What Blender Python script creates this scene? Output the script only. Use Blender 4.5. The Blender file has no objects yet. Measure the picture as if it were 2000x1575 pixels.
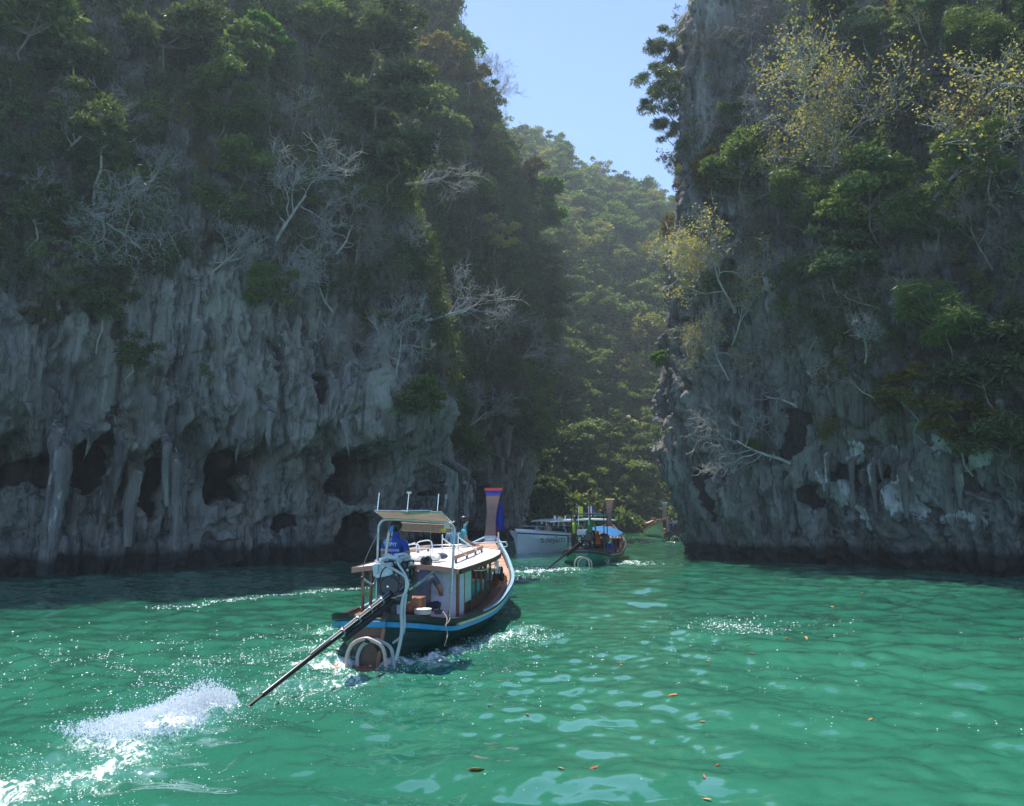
import bpy, bmesh, math, random
import numpy as np
from mathutils import Vector, Matrix, Euler, Quaternion


SC = bpy.context.scene
COL = SC.collection
PI = math.pi
R = math.radians

# ---------------------------------------------------------------- camera, sky, sun, exposure
CAM_H = 2.2
PITCH = R(7.876)
cam_data = bpy.data.cameras.new('camera')
cam = bpy.data.objects.new('camera', cam_data)
COL.objects.link(cam)
cam.location = (0, 0, CAM_H)
cam.rotation_euler = (PI / 2 + PITCH, 0, 0)
cam_data.sensor_width = 36
cam_data.lens = 27
cam_data.clip_start = 0.1
cam_data.clip_end = 3000
SC.camera = cam

SUN_EL, SUN_AZ = R(66), R(-25)       # azimuth measured from +Y towards +X
world = bpy.data.worlds.new('World')
SC.world = world
world.use_nodes = True
wn = world.node_tree
bgn = wn.nodes['Background']
sky = wn.nodes.new('ShaderNodeTexSky')
sky.sky_type = 'NISHITA'
sky.sun_disc = False
sky.sun_elevation = SUN_EL
sky.sun_rotation = SUN_AZ
sky.altitude = 3000
sky.air_density = 0.7
sky.dust_density = 0.0
sky.ozone_density = 2.0
wn.links.new(sky.outputs[0], bgn.inputs[0])
bgn.inputs[1].default_value = 0.14

sun_data = bpy.data.lights.new('sun', 'SUN')
sun_data.energy = 2.9
sun_data.angle = R(0.5)
sun_data.color = (1.0, 0.95, 0.87)
sun = bpy.data.objects.new('sun', sun_data)
COL.objects.link(sun)
SUN_DIR = Vector((math.cos(SUN_EL) * math.sin(SUN_AZ), math.cos(SUN_EL) * math.cos(SUN_AZ), math.sin(SUN_EL)))
sun.rotation_euler = SUN_DIR.to_track_quat('Z', 'Y').to_euler()
sun.location = SUN_DIR * 100

SC.view_settings.view_transform = 'Standard'
SC.view_settings.look = 'None'
SC.view_settings.exposure = 1.52
SC.view_settings.gamma = 1.0
SC.view_settings.use_curve_mapping = False
SC.cycles.max_bounces = 6
SC.cycles.diffuse_bounces = 3
SC.cycles.glossy_bounces = 2
SC.cycles.transparent_max_bounces = 8
SC.cycles.volume_bounces = 0
SC.cycles.caustics_reflective = False
SC.cycles.caustics_refractive = False
SC.cycles.sample_clamp_indirect = 6

# ---------------------------------------------------------------- where a point of the photograph lies in the place
CT, ST = math.cos(PITCH), math.sin(PITCH)
def ray(px, py):
    xc, yc = (px - 1000) / 1500.0, (787.5 - py) / 1500.0
    return Vector((xc, CT - yc * ST, ST + yc * CT))
def at_y(px, py, Y):
    d = ray(px, py); t = Y / d.y
    return Vector((0, 0, CAM_H)) + d * t
def at_z(px, py, z=0.0):
    d = ray(px, py); t = (z - CAM_H) / d.z
    return Vector((0, 0, CAM_H)) + d * t
def proj(P):
    P = np.asarray(P, float)
    x, y, z = P[..., 0], P[..., 1], P[..., 2] - CAM_H
    dz = y * CT + z * ST
    up = -y * ST + z * CT
    return 1000 + 1500 * x / dz, 787.5 - 1500 * up / dz

# ---------------------------------------------------------------- noise in numpy
_rs = np.random.RandomState(7)
_perm = np.concatenate([_rs.permutation(256)] * 3)
_g3 = _rs.normal(size=(256, 3)); _g3 /= np.linalg.norm(_g3, axis=1)[:, None]
def pn(x, y, z=0.0):
    x, y, z = np.broadcast_arrays(np.asarray(x, float), np.asarray(y, float), np.asarray(z, float))
    xi, yi, zi = np.floor(x).astype(int), np.floor(y).astype(int), np.floor(z).astype(int)
    xf, yf, zf = x - xi, y - yi, z - zi
    u, v, w = [t * t * t * (t * (t * 6 - 15) + 10) for t in (xf, yf, zf)]
    xi &= 255; yi &= 255; zi &= 255
    def g(dx, dy, dz):
        h = _perm[_perm[_perm[(xi + dx) & 255] + ((yi + dy) & 255)] + ((zi + dz) & 255)]
        gg = _g3[h]
        return gg[..., 0] * (xf - dx) + gg[..., 1] * (yf - dy) + gg[..., 2] * (zf - dz)
    def l(a, b, t): return a + t * (b - a)
    return 1.5 * l(l(l(g(0,0,0), g(1,0,0), u), l(g(0,1,0), g(1,1,0), u), v),
                   l(l(g(0,0,1), g(1,0,1), u), l(g(0,1,1), g(1,1,1), u), v), w)
def fbm(x, y, z=0.0, o=4, g=0.5):
    s = 0; a = 1.0; f = 1.0
    for i in range(o):
        s = s + a * pn(x * f + 17.3 * i, y * f + 5.1 * i, z * f + 9.7 * i); a *= g; f *= 2.03
    return s
def ridged(x, y, z=0.0, o=3):
    s = 0; a = 1.0; f = 1.0
    for i in range(o):
        s = s + a * (1 - 2 * np.abs(pn(x * f + 31.3 * i, y * f + 2.1 * i, z * f + 4.7 * i))); a *= 0.5; f *= 2.1
    return s
def sstep(a, b, x):
    t = np.clip((x - a) / (b - a), 0, 1)
    return t * t * (3 - 2 * t)

# ---------------------------------------------------------------- objects
def tag(o, label=None, cat=None, group=None, kind=None):
    if label: o['label'] = label
    if cat: o['category'] = cat
    if group: o['group'] = group
    if kind: o['kind'] = kind
    return o
def link(o, parent=None):
    COL.objects.link(o)
    if parent is not None: o.parent = parent
    return o
def empty(name, loc=(0, 0, 0), rz=0.0, parent=None):
    o = bpy.data.objects.new(name, None)
    o.empty_display_size = 0.2
    o.location = loc; o.rotation_euler = (0, 0, rz)
    return link(o, parent)
def mesh_np(name, V, F, mats=(), smooth=False, fm=None):
    """V (n,3), F (m,k) all same k"""
    me = bpy.data.meshes.new(name)
    V = np.asarray(V, np.float32); F = np.asarray(F, np.int32)
    k = F.shape[1]
    me.vertices.add(len(V)); me.vertices.foreach_set('co', V.ravel())
    me.loops.add(F.size); me.loops.foreach_set('vertex_index', F.ravel())
    me.polygons.add(len(F))
    me.polygons.foreach_set('loop_start', np.arange(0, F.size, k, dtype=np.int32))
    me.update(calc_edges=True)
    me.validate()
    me.polygons.foreach_set('use_smooth', np.full(len(me.polygons), smooth, bool))
    if fm is not None: me.polygons.foreach_set('material_index', np.asarray(fm, np.int32))
    for m in mats: me.materials.append(m)
    return me
def fattr(me, name, vals):
    a = me.attributes.new(name, 'FLOAT', 'POINT'); a.data.foreach_set('value', np.asarray(vals, np.float32).ravel())

class MB:
    """collects simple shapes for ONE mesh object"""
    def __init__(s): s.v = []; s.f = []; s.m = []; s.mi = 0
    def add(s, vs, fs):
        n = len(s.v); s.v += [tuple(v) for v in vs]
        for f in fs: s.f.append(tuple(i + n for i in f)); s.m.append(s.mi)
    def box(s, c, d, rot=None, bev=0.0):
        hx, hy, hz = d[0] / 2, d[1] / 2, d[2] / 2
        if bev <= 0:
            vs = [Vector((x, y, z)) for x in (-hx, hx) for y in (-hy, hy) for z in (-hz, hz)]
            fs = [(0,1,3,2),(4,6,7,5),(0,4,5,1),(2,3,7,6),(0,2,6,4),(1,5,7,3)]
        else:
            bev = min(bev, hx * .9, hy * .9, hz * .9)
            bm = bmesh.new(); bmesh.ops.create_cube(bm, size=1)
            for v in bm.verts: v.co = Vector((v.co.x * d[0], v.co.y * d[1], v.co.z * d[2]))
            bmesh.ops.bevel(bm, geom=bm.edges[:], offset=bev, segments=2, profile=0.5, affect='EDGES')
            bm.verts.index_update()
            vs = [v.co.copy() for v in bm.verts]; fs = [tuple(v.index for v in f.verts) for f in bm.faces]; bm.free()
        if rot is not None:
            M = Euler(rot).to_matrix() if not isinstance(rot, Matrix) else rot
            vs = [M @ v for v in vs]
        c = Vector(c); s.add([v + c for v in vs], fs); return s
    def tube(s, pts, r, n=8, cap=True):
        pts = [Vector(p) for p in pts]; k = len(pts)
        rs = r if isinstance(r, (list, tuple)) else [r] * k
        vs = []; t0 = None; u = None
        for i, p in enumerate(pts):
            t = (pts[min(i + 1, k - 1)] - pts[max(i - 1, 0)])
            if t.length < 1e-9: t = Vector((0, 0, 1))
            t.normalize()
            if u is None:
                u = t.orthogonal().normalized()
            else:
                u = (u - t * u.dot(t))
                u = u.normalized() if u.length > 1e-6 else t.orthogonal().normalized()
            w = t.cross(u)
            for j in range(n):
                a = 2 * PI * j / n
                vs.append(p + (u * math.cos(a) + w * math.sin(a)) * rs[i])
        fs = [(i * n + j, i * n + (j + 1) % n, (i + 1) * n + (j + 1) % n, (i + 1) * n + j) for i in range(k - 1) for j in range(n)]
        if cap: fs += [tuple(range(n - 1, -1, -1)), tuple((k - 1) * n + j for j in range(n))]
        s.add(vs, fs); return s
    def cyl(s, a, b, r, n=14, r2=None):
        return s.tube([a, b], [r, r if r2 is None else r2], n)
    def ell(s, c, d, n=12, m=8, rot=None):
        vs = []; c = Vector(c)
        M = Euler(rot).to_matrix() if rot is not None else Matrix.Identity(3)
        for i in range(m + 1):
            th = PI * i / m
            for j in range(n):
                ph = 2 * PI * j / n
                vs.append(c + M @ Vector((d[0] * math.sin(th) * math.cos(ph), d[1] * math.sin(th) * math.sin(ph), d[2] * math.cos(th))))
        fs = [(i * n + j, (i + 1) * n + j, (i + 1) * n + (j + 1) % n, i * n + (j + 1) % n) for i in range(m) for j in range(n)]
        s.add(vs, fs); return s
    def prism(s, poly, axis, a, b):
        """poly of 2D points extruded along axis 0/1/2 from a to b"""
        def P(p, t):
            q = list(p); q.insert(axis, t); return tuple(q)
        n = len(poly)
        vs = [P(p, a) for p in poly] + [P(p, b) for p in poly]
        fs = [tuple(range(n - 1, -1, -1)), tuple(range(n, 2 * n))] + [(i, (i + 1) % n, n + (i + 1) % n, n + i) for i in range(n)]
        s.add(vs, fs); return s
    def loft(s, rows, closed=False, flip=False):
        n = len(rows[0]); vs = [p for r in rows for p in r]; fs = []
        for i in range(len(rows) - 1):
            for j in range(n if closed else n - 1):
                q = (i * n + j, i * n + (j + 1) % n, (i + 1) * n + (j + 1) % n, (i + 1) * n + j)
                fs.append(q[::-1] if flip else q)
        s.add(vs, fs); return s
    def build(s, name, mats, parent=None, smooth=None, label=None, fixn=True):
        if not isinstance(mats, (list, tuple)): mats = [mats]
        me = bpy.data.meshes.new(name)
        me.from_pydata(s.v, [], s.f)
        me.polygons.foreach_set('material_index', s.m)
        for m in mats: me.materials.append(m)
        if fixn:
            bm = bmesh.new(); bm.from_mesh(me); bmesh.ops.recalc_face_normals(bm, faces=bm.faces[:]); bm.to_mesh(me); bm.free()
        if smooth is not None:
            me.polygons.foreach_set('use_smooth', [True] * len(me.polygons))
            me.set_sharp_from_angle(angle=smooth)
        me.update()
        o = bpy.data.objects.new(name, me); link(o, parent)
        if label: o['label'] = label
        return o
def part(name, mat, parent, fn, smooth=R(40), label=None):
    m = MB(); fn(m); return m.build(name, mat, parent, smooth, label)
def copy_tree(o, parent=None):
    c = o.copy(); COL.objects.link(c); c.parent = parent
    for ch in list(o.children): copy_tree(ch, c)
    return c

# ---------------------------------------------------------------- materials
def newmat(name):
    m = bpy.data.materials.new(name); m.use_nodes = True
    nt = m.node_tree; b = nt.nodes['Principled BSDF']
    return m, nt, b
def nd(nt, t, **kw):
    n = nt.nodes.new(t)
    for k, v in kw.items():
        if isinstance(k, str) and k.startswith('i_'):
            n.inputs[k[2:].replace('_', ' ')].default_value = v
        else: setattr(n, k, v)
    return n
def noise(nt, vec, scale, detail=4, rough=0.55, dist=0.0, mapscale=None):
    if mapscale is not None:
        mp = nd(nt, 'ShaderNodeMapping'); mp.inputs['Scale'].default_value = mapscale
        nt.links.new(vec, mp.inputs['Vector']); vec = mp.outputs[0]
    n = nd(nt, 'ShaderNodeTexNoise'); n.inputs['Scale'].default_value = scale; n.inputs['Detail'].default_value = detail
    n.inputs['Roughness'].default_value = rough; n.inputs['Distortion'].default_value = dist
    nt.links.new(vec, n.inputs['Vector']); return n.outputs[0]
def ramp(nt, fac, stops, interp='LINEAR'):
    r = nd(nt, 'ShaderNodeValToRGB'); r.color_ramp.interpolation = interp
    els = r.color_ramp.elements
    while len(els) < len(stops): els.new(0.5)
    for e, (p, c) in zip(els, stops):
        e.position = p; e.color = (c, c, c, 1) if isinstance(c, (int, float)) else (c[0], c[1], c[2], 1)
    nt.links.new(fac, r.inputs[0]); return r.outputs[0]
def mix(nt, fac, a, b, mode='MIX'):
    m = nd(nt, 'ShaderNodeMix', data_type='RGBA', blend_type=mode)
    for sock, v in ((m.inputs[0], fac), (m.inputs[6], a), (m.inputs[7], b)):
        if isinstance(v, (int, float)): sock.default_value = v if sock == m.inputs[0] else (v, v, v, 1)
        elif isinstance(v, (tuple, list)): sock.default_value = (v[0], v[1], v[2], 1)
        else: nt.links.new(v, sock)
    return m.outputs[2]
def math_(nt, op, a, b=None, c=None):
    m = nd(nt, 'ShaderNodeMath', operation=op)
    for s_, v in zip(m.inputs, (a, b, c)):
        if v is None: continue
        if isinstance(v, (int, float)): s_.default_value = v
        else: nt.links.new(v, s_)
    return m.outputs[0]
def bump(nt, h, strength=0.5, dist=0.1, normal=None):
    b = nd(nt, 'ShaderNodeBump'); b.inputs['Strength'].default_value = strength; b.inputs['Distance'].default_value = dist
    nt.links.new(h, b.inputs['Height'])
    if normal is not None: nt.links.new(normal, b.inputs['Normal'])
    return b.outputs[0]
def attr(nt, name):
    a = nd(nt, 'ShaderNodeAttribute'); a.attribute_name = name; return a.outputs['Fac']
def pos(nt):
    return nd(nt, 'ShaderNodeNewGeometry').outputs['Position']
def objco(nt):
    return nd(nt, 'ShaderNodeTexCoord').outputs['Object']

def simple(name, col, rough=0.5, metal=0.0, var=0.12, bumpy=0.0, scale=9.0, spec=0.5, dirt=0.0):
    """paint, wood, rubber ... with uneven colour and wear"""
    m, nt, b = newmat(name); co = objco(nt)
    n = noise(nt, co, scale, 6, 0.6)
    dark = tuple(c * (1 - 2.2 * var) for c in col); light = tuple(min(1, c * (1 + var)) for c in col)
    c = ramp(nt, n, [(0.3, dark), (0.7, light)])
    if dirt > 0:
        d = ramp(nt, noise(nt, co, scale * 0.45, 8, 0.7), [(0.5, 0.0), (0.72, dirt)])
        c = mix(nt, d, c, (0.09, 0.07, 0.05))
    nt.links.new(c, b.inputs['Base Color'])
    b.inputs['Roughness'].default_value = rough; b.inputs['Metallic'].default_value = metal
    b.inputs['Specular IOR Level'].default_value = spec
    if bumpy > 0: nt.links.new(bump(nt, noise(nt, co, scale * 3, 4), bumpy, 0.02), b.inputs['Normal'])
    return m
def wood(name, c1, c2, rough=0.5, axis=1):
    m, nt, b = newmat(name); co = objco(nt)
    ms = [14, 14, 14]; ms[axis] = 0.9
    n = noise(nt, co, 2.2, 8, 0.65, 0.6, tuple(ms))
    c = ramp(nt, n, [(0.25, c1), (0.5, tuple((a + d) / 2 for a, d in zip(c1, c2))), (0.75, c2)])
    st = ramp(nt, noise(nt, co, 1.7, 6, 0.7), [(0.45, 0.0), (0.75, 0.55)])
    c = mix(nt, st, c, tuple(0.45 * x for x in c1))
    nt.links.new(c, b.inputs['Base Color']); b.inputs['Roughness'].default_value = rough
    nt.links.new(bump(nt, n, 0.25, 0.01), b.inputs['Normal'])
    return m

def rock_mat(name, dark, mid, pale, warm):
    m, nt, b = newmat(name); p = pos(nt)
    st = noise(nt, p, 1.05, 9, 0.62, 0.5, (1, 1, 0.16))
    st2 = noise(nt, p, 3.2, 8, 0.65, 0.4, (1, 1, 0.22))
    fine = noise(nt, p, 9.0, 8, 0.75, 0.2, (1, 1, 0.5))
    drk = noise(nt, p, 2.1, 9, 0.7, 0.9, (1, 1, 0.10))
    big = noise(nt, p, 0.22, 4, 0.55)
    v = math_(nt, 'ADD', math_(nt, 'MULTIPLY', st, 0.5), math_(nt, 'ADD', math_(nt, 'MULTIPLY', st2, 0.3), math_(nt, 'MULTIPLY', fine, 0.2)))
    c = ramp(nt, v, [(0.36, dark), (0.47, mid), (0.56, tuple(0.5 * (a + d) for a, d in zip(mid, pale))), (0.66, pale)])
    wf = ramp(nt, noise(nt, p, 0.8, 7, 0.7, 0.3, (1, 1, 0.3)), [(0.50, 0.0), (0.62, 0.75)])
    c = mix(nt, wf, c, warm)
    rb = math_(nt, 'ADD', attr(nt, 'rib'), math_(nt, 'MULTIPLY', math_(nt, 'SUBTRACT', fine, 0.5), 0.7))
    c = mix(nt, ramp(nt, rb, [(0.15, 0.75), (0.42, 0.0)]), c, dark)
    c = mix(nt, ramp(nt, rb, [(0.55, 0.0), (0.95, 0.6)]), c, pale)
    c = mix(nt, ramp(nt, big, [(0.35, 0.55), (0.62, 0.0)]), c, dark)
    c = mix(nt, ramp(nt, drk, [(0.50, 0.0), (0.60, 0.75)]), c, (0.035, 0.034, 0.032))
    c = mix(nt, ramp(nt, noise(nt, p, 1.4, 8, 0.7, 0.6, (1, 1, 0.14)), [(0.56, 0.0), (0.66, 0.55)]), c, tuple(1.15 * x for x in pale))
    # bare pale limestone where flakes fell
    pl = math_(nt, 'ADD', attr(nt, 'pale'), math_(nt, 'MULTIPLY', math_(nt, 'SUBTRACT', st2, 0.5), 1.4))
    c = mix(nt, ramp(nt, pl, [(0.55, 0.0), (0.62, 1.0)]), c, mix(nt, fine, (0.5, 0.51, 0.51), (0.85, 0.85, 0.8)))
    # algae-dark band above the tide, and shade painted into the caves
    wt = math_(nt, 'ADD', attr(nt, 'wet_cave_shade'), math_(nt, 'MULTIPLY', math_(nt, 'SUBTRACT', st2, 0.5), 0.8))
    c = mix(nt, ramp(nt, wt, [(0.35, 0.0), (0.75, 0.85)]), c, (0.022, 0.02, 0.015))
    vg = math_(nt, 'ADD', attr(nt, 'veg'), math_(nt, 'MULTIPLY', math_(nt, 'SUBTRACT', fine, 0.5), 1.0))
    c = mix(nt, ramp(nt, vg, [(0.5, 0.0), (0.85, 0.8)]), c, mix(nt, st2, (0.018, 0.026, 0.012), (0.05, 0.045, 0.025)))
    nt.links.new(c, b.inputs['Base Color'])
    b.inputs['Roughness'].default_value = 0.85
    b.inputs['Specular IOR Level'].default_value = 0.3
    h = math_(nt, 'ADD', math_(nt, 'MULTIPLY', st2, 1.0), math_(nt, 'MULTIPLY', fine, 0.6))
    nt.links.new(bump(nt, h, 1.0, 0.34), b.inputs['Normal'])
    return m

def leaf_mat(name, c1, c2, c3, trans=0.35):
    """leaves differ by clump and by leaf; light comes through them"""
    m, nt, b = newmat(name); p = pos(nt)
    n1 = noise(nt, p, 0.55, 3, 0.5); n2 = noise(nt, p, 4.0, 3, 0.6)
    lr = attr(nt, 'leafr')
    oi = nd(nt, 'ShaderNodeObjectInfo').outputs['Random']
    f = math_(nt, 'ADD', math_(nt, 'MULTIPLY', n1, 0.45), math_(nt, 'ADD', math_(nt, 'MULTIPLY', n2, 0.2), math_(nt, 'ADD', math_(nt, 'MULTIPLY', lr, 0.2), math_(nt, 'MULTIPLY', oi, 0.2))))
    c = ramp(nt, f, [(0.32, c1), (0.52, c2), (0.74, c3)])
    nt.links.new(c, b.inputs['Base Color'])
    b.inputs['Roughness'].default_value = 0.55
    b.inputs['Specular IOR Level'].default_value = 0.35
    tr = nd(nt, 'ShaderNodeBsdfTranslucent')
    tc = mix(nt, 1.0, c, (1.15, 1.25, 0.55), 'MULTIPLY')
    nt.links.new(tc, tr.inputs[0])
    mx = nd(nt, 'ShaderNodeMixShader'); mx.inputs[0].default_value = trans
    nt.links.new(b.outputs[0], mx.inputs[1]); nt.links.new(tr.outputs[0], mx.inputs[2])
    nt.links.new(mx.outputs[0], nt.nodes['Material Output'].inputs[0])
    return m

M = {}
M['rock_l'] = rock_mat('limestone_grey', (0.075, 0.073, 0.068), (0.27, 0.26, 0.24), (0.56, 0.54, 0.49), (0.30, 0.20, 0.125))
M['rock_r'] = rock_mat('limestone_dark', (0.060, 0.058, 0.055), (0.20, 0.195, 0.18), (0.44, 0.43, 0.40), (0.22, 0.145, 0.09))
M['leaf_dark'] = leaf_mat('foliage_dark', (0.042, 0.060, 0.025), (0.088, 0.118, 0.046), (0.16, 0.19, 0.068))
M['leaf_mid'] = leaf_mat('foliage_mid', (0.062, 0.095, 0.030), (0.12, 0.17, 0.048), (0.20, 0.25, 0.075))
M['leaf_bright'] = leaf_mat('foliage_bright', (0.05, 0.11, 0.018), (0.09, 0.19, 0.028), (0.16, 0.26, 0.04), 0.45)
M['leaf_yellow'] = leaf_mat('foliage_yellow', (0.20, 0.17, 0.06), (0.36, 0.30, 0.10), (0.54, 0.46, 0.19), 0.45)
M['leaf_ochre'] = leaf_mat('foliage_ochre', (0.07, 0.065, 0.018), (0.15, 0.12, 0.025), (0.26, 0.19, 0.03), 0.4)
M['leaf_pale'] = leaf_mat('foliage_pale', (0.07, 0.10, 0.045), (0.13, 0.17, 0.075), (0.22, 0.26, 0.12), 0.35)
M['leaf_dry'] = leaf_mat('foliage_dry', (0.07, 0.055, 0.035), (0.14, 0.10, 0.06), (0.24, 0.18, 0.10), 0.3)
M['leaf_far'] = leaf_mat('foliage_far', (0.055, 0.10, 0.03), (0.12, 0.18, 0.05), (0.22, 0.28, 0.08), 0.3)
M['leaf_far_y'] = leaf_mat('foliage_far_yellow', (0.16, 0.17, 0.05), (0.28, 0.26, 0.085), (0.38, 0.34, 0.12), 0.3)
M['bark_pale'] = simple('bark_pale', (0.36, 0.345, 0.32), 0.8, var=0.2, bumpy=0.4)
M['bark_brown'] = simple('bark_brown', (0.2, 0.16, 0.135), 0.85, var=0.2, bumpy=0.4)
M['bark_dark'] = simple('bark_dark', (0.05, 0.038, 0.032), 0.85, var=0.2, bumpy=0.4)
# ================================================================= LARGE STRUCTURE: cliffs, hill, water
def catmull(pts, n=400):
    P = np.array([pts[0]] + list(pts) + [pts[-1]], float); out = []
    m = len(pts) - 1
    for i in range(m):
        p0, p1, p2, p3 = P[i], P[i + 1], P[i + 2], P[i + 3]
        for t in np.linspace(0, 1, n // m, endpoint=False):
            out.append(0.5 * ((2 * p1) + (-p0 + p2) * t + (2 * p0 - 5 * p1 + 4 * p2 - p3) * t * t + (-p0 + 3 * p1 - 3 * p2 + p3) * t ** 3))
    out.append(P[-2]); return np.array(out)

class Cliff: pass
def make_cliff(name, label, path, ns, nz, zmaxf, profile, mat, seed, sinks, pales, vegf, gap=0.0, flute=1.0):
    P = catmull(path, 800)
    seg = np.linalg.norm(np.diff(P, axis=0), axis=1)
    mid = (P[1:] + P[:-1]) / 2
    w = seg / np.maximum(np.hypot(mid[:, 0], mid[:, 1]), 12)          # finer where nearer
    w *= np.where(np.abs(mid[:, 0] / np.maximum(mid[:, 1], 1)) > 0.75, 0.25, 1.0)
    cw = np.concatenate([[0], np.cumsum(w)]); cs = np.concatenate([[0], np.cumsum(seg)])
    q = np.linspace(0, cw[-1], ns)
    px_, py_, s = [np.interp(q, cw, a) for a in (P[:, 0], P[:, 1], cs)]
    T = np.stack([np.gradient(px_, s), np.gradient(py_, s)], 1)
    k = np.ones(9) / 9
    T = np.stack([np.convolve(np.pad(T[:, i], 4, 'edge'), k, 'valid') for i in (0, 1)], 1)
    T /= np.linalg.norm(T, axis=1)[:, None]
    N = np.stack([T[:, 1], -T[:, 0]], 1)
    zm = zmaxf(py_)
    u = np.linspace(0, 1, nz)
    Z = -1.2 + (zm[:, None] + 1.2) * (u[None, :] ** 1.3)
    S = np.repeat(s[:, None], nz, 1); X0 = px_[:, None] + 0 * Z; Y0 = py_[:, None] + 0 * Z
    base = np.stack([X0, Y0, Z], -1)
    qx, qy = proj(base)
    o = seed * 13.7
    D = profile(S, X0, Y0, Z, qx, qy)
    wx = 0.7 * fbm(S / 3 + o, Z / 5, 0.5, 3); wz = 0.8 * fbm(S / 2.5, Z / 3 + o, 3.3, 3)
    D = D + 0.95 * fbm(S / 6 + o, Z / 7, 1.5, 3) * sstep(-0.5, 4, Z)
    Sw = S + wx; Zw = Z + wz
    r1 = ridged(Sw / 1.5 + o, Zw / 6.5, 2.2, 3)
    r2 = ridged(Sw / 0.62 - o, Zw / 3.1, 7.1, 3)
    D = D + flute * (0.42 * r1 * (0.5 + 0.5 * np.clip(fbm(S / 9, Z / 9, o, 2) + .6, 0, 1.4)) + 0.22 * r2)
    # pits, pockets and curtains with hard lips
    c1 = fbm(Sw / 1.3, Zw / 2.2 + o, 11.0, 4)
    D = D - 0.38 * sstep(0.28, 0.42, c1)
    c2 = fbm(Sw / 0.55 + 40, Zw / 1.1 + o, 5.0, 3)
    D = D - 0.14 * sstep(0.3, 0.42, c2) + 0.12 * sstep(0.25, 0.35, -c2)
    D = D + 0.09 * fbm(S / 0.35, Z / 0.5, o, 3) + 0.10 * ridged(Sw / 0.3, Zw / 0.9, 4.4, 2) - 0.16 * sstep(0.55, 0.95, ridged(S / 2.2 + wx, Z / 1.9 + wz, 21.0, 2) - .3)
    cav = np.zeros_like(D)
    wpx = qx + 26 * fbm(qx / 60, qy / 60, o, 3) ; wpy = qy + 26 * fbm(qx / 70 + 9, qy / 60, o + 3, 3)
    drip = 0.5 * ridged(S / 0.55 + o, 0.3, 0.7, 2)
    for (cx, cy, rx, ry, dep) in sinks:
        d = (np.abs((wpx - cx) / rx) ** 2.4 + np.abs((wpy - cy - 10 * drip * (wpy < cy)) / ry) ** 2.4)
        f = 1 - sstep(0.72, 1.15, d)
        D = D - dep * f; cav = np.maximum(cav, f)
    V = np.stack([X0 + N[:, None, 0] * D, Y0 + N[:, None, 1] * D, Z + 0.12 * fbm(S / 1.1, Z / 1.1, 30 + o, 3)], -1)
    pale = np.zeros_like(D)
    for (cx, cy, rx, ry, a) in pales:
        pale = np.maximum(pale, a * np.exp(-((wpx - cx) / rx / 1.2) ** 2 - ((wpy - cy) / ry / 1.2) ** 2))
    veg = vegf(qx, qy, S, Z) * (1 - cav)
    wet_cave_shade = 1 - sstep(0.25, 1.3, Z)
    idx = np.arange(ns * nz).reshape(ns, nz)
    F = np.stack([idx[:-1, :-1], idx[1:, :-1], idx[1:, 1:], idx[:-1, 1:]], -1).reshape(-1, 4)
    if gap: pass
    me = mesh_np(name, V.reshape(-1, 3), F, [mat], True)
    fattr(me, 'rib', np.clip(0.5 + 0.22 * r1 + 0.2 * r2 - 0.45 * sstep(0.2, 0.4, c1), 0, 1.2)); fattr(me, 'pale', pale); fattr(me, 'veg', veg * 0.75); fattr(me, 'wet_cave_shade', np.maximum(wet_cave_shade, 1.3 * cav))  # cave mask joins the tide stain to paint the hollows dark as shade
    ob = bpy.data.objects.new(name, me); link(ob)
    tag(ob, label, None, None, 'structure')
    c = Cliff(); c.ob = ob; c.V = V; c.N = N; c.px, c.py = proj(V); c.veg = veg; c.S = S; c.cav = cav
    c.dist = np.hypot(V[..., 0], V[..., 1])
    return c
def locate(c, px, py):
    """front-most point of the cliff seen at that place of the photograph, and its outward bearing"""
    d2 = (c.px - px) ** 2 + (c.py - py) ** 2
    m = d2.min()
    cand = np.argwhere(d2 <= m + 60)
    b = min(cand, key=lambda ij: c.dist[ij[0], ij[1]])
    n = c.N[b[0]]
    return Vector(c.V[b[0], b[1]].tolist()), math.atan2(n[0], -n[1])

# ---- left cliff
def prof_left(S, X, Y, Z, bx, by):
    w = sstep(44, 60, Y)
    near = np.interp(Z, [-2, 0, 1.2, 2.2, 4, 7, 11, 14, 40], [-0.9, -0.8, -0.5, -0.1, 0.1, 0.6, 0.6, 0.0, -8.5])
    zc = 4.6 + 0.9 * fbm(S / 3.2, 0.4, 8.8, 3) + 0.75 * ridged(S / 1.1, 3.3, 0.2, 2) * -1 + 0.5
    cur = sstep(zc - 0.12, zc + 0.3, Z)
    near = near + 0.95 * cur * (1 - sstep(33, 40, Y)) * (1 - 0.85 * sstep(zc + 1.5, zc + 5, Z)) - 0.35 * (1 - cur) * sstep(0.5, 2, Z)
    far = np.interp(Z, [-2, 0, 2, 5, 8, 13, 20, 27, 33, 38, 52, 60], [-1.2, -1.0, -0.8, -0.5, -0.2, 0.3, -0.1, -0.6, -2.8, -5.2, -10.5, -14])
    return near * (1 - w) + far * w
def veg_left(bx, by, S, Z):
    ln = np.interp(bx, [-600, 0, 150, 300, 450, 560, 650, 760, 850, 930, 1040, 1200], [610, 600, 640, 560, 520, 565, 625, 740, 840, 840, 875, 890])
    n = fbm(bx / 70, by / 90, 2.0, 3)
    v = sstep(-30, 30, ln - by + 60 * n)
    v = np.maximum(v, 0.5 * sstep(0.0, 0.3, n + 0.2) * np.exp(-((bx - 200) / 110) ** 2 - ((by - 680) / 130) ** 2))
    v = np.maximum(v, 0.6 * np.exp(-((bx - 890) / 60) ** 2 - ((by - 880) / 40) ** 2))
    return v
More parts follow.
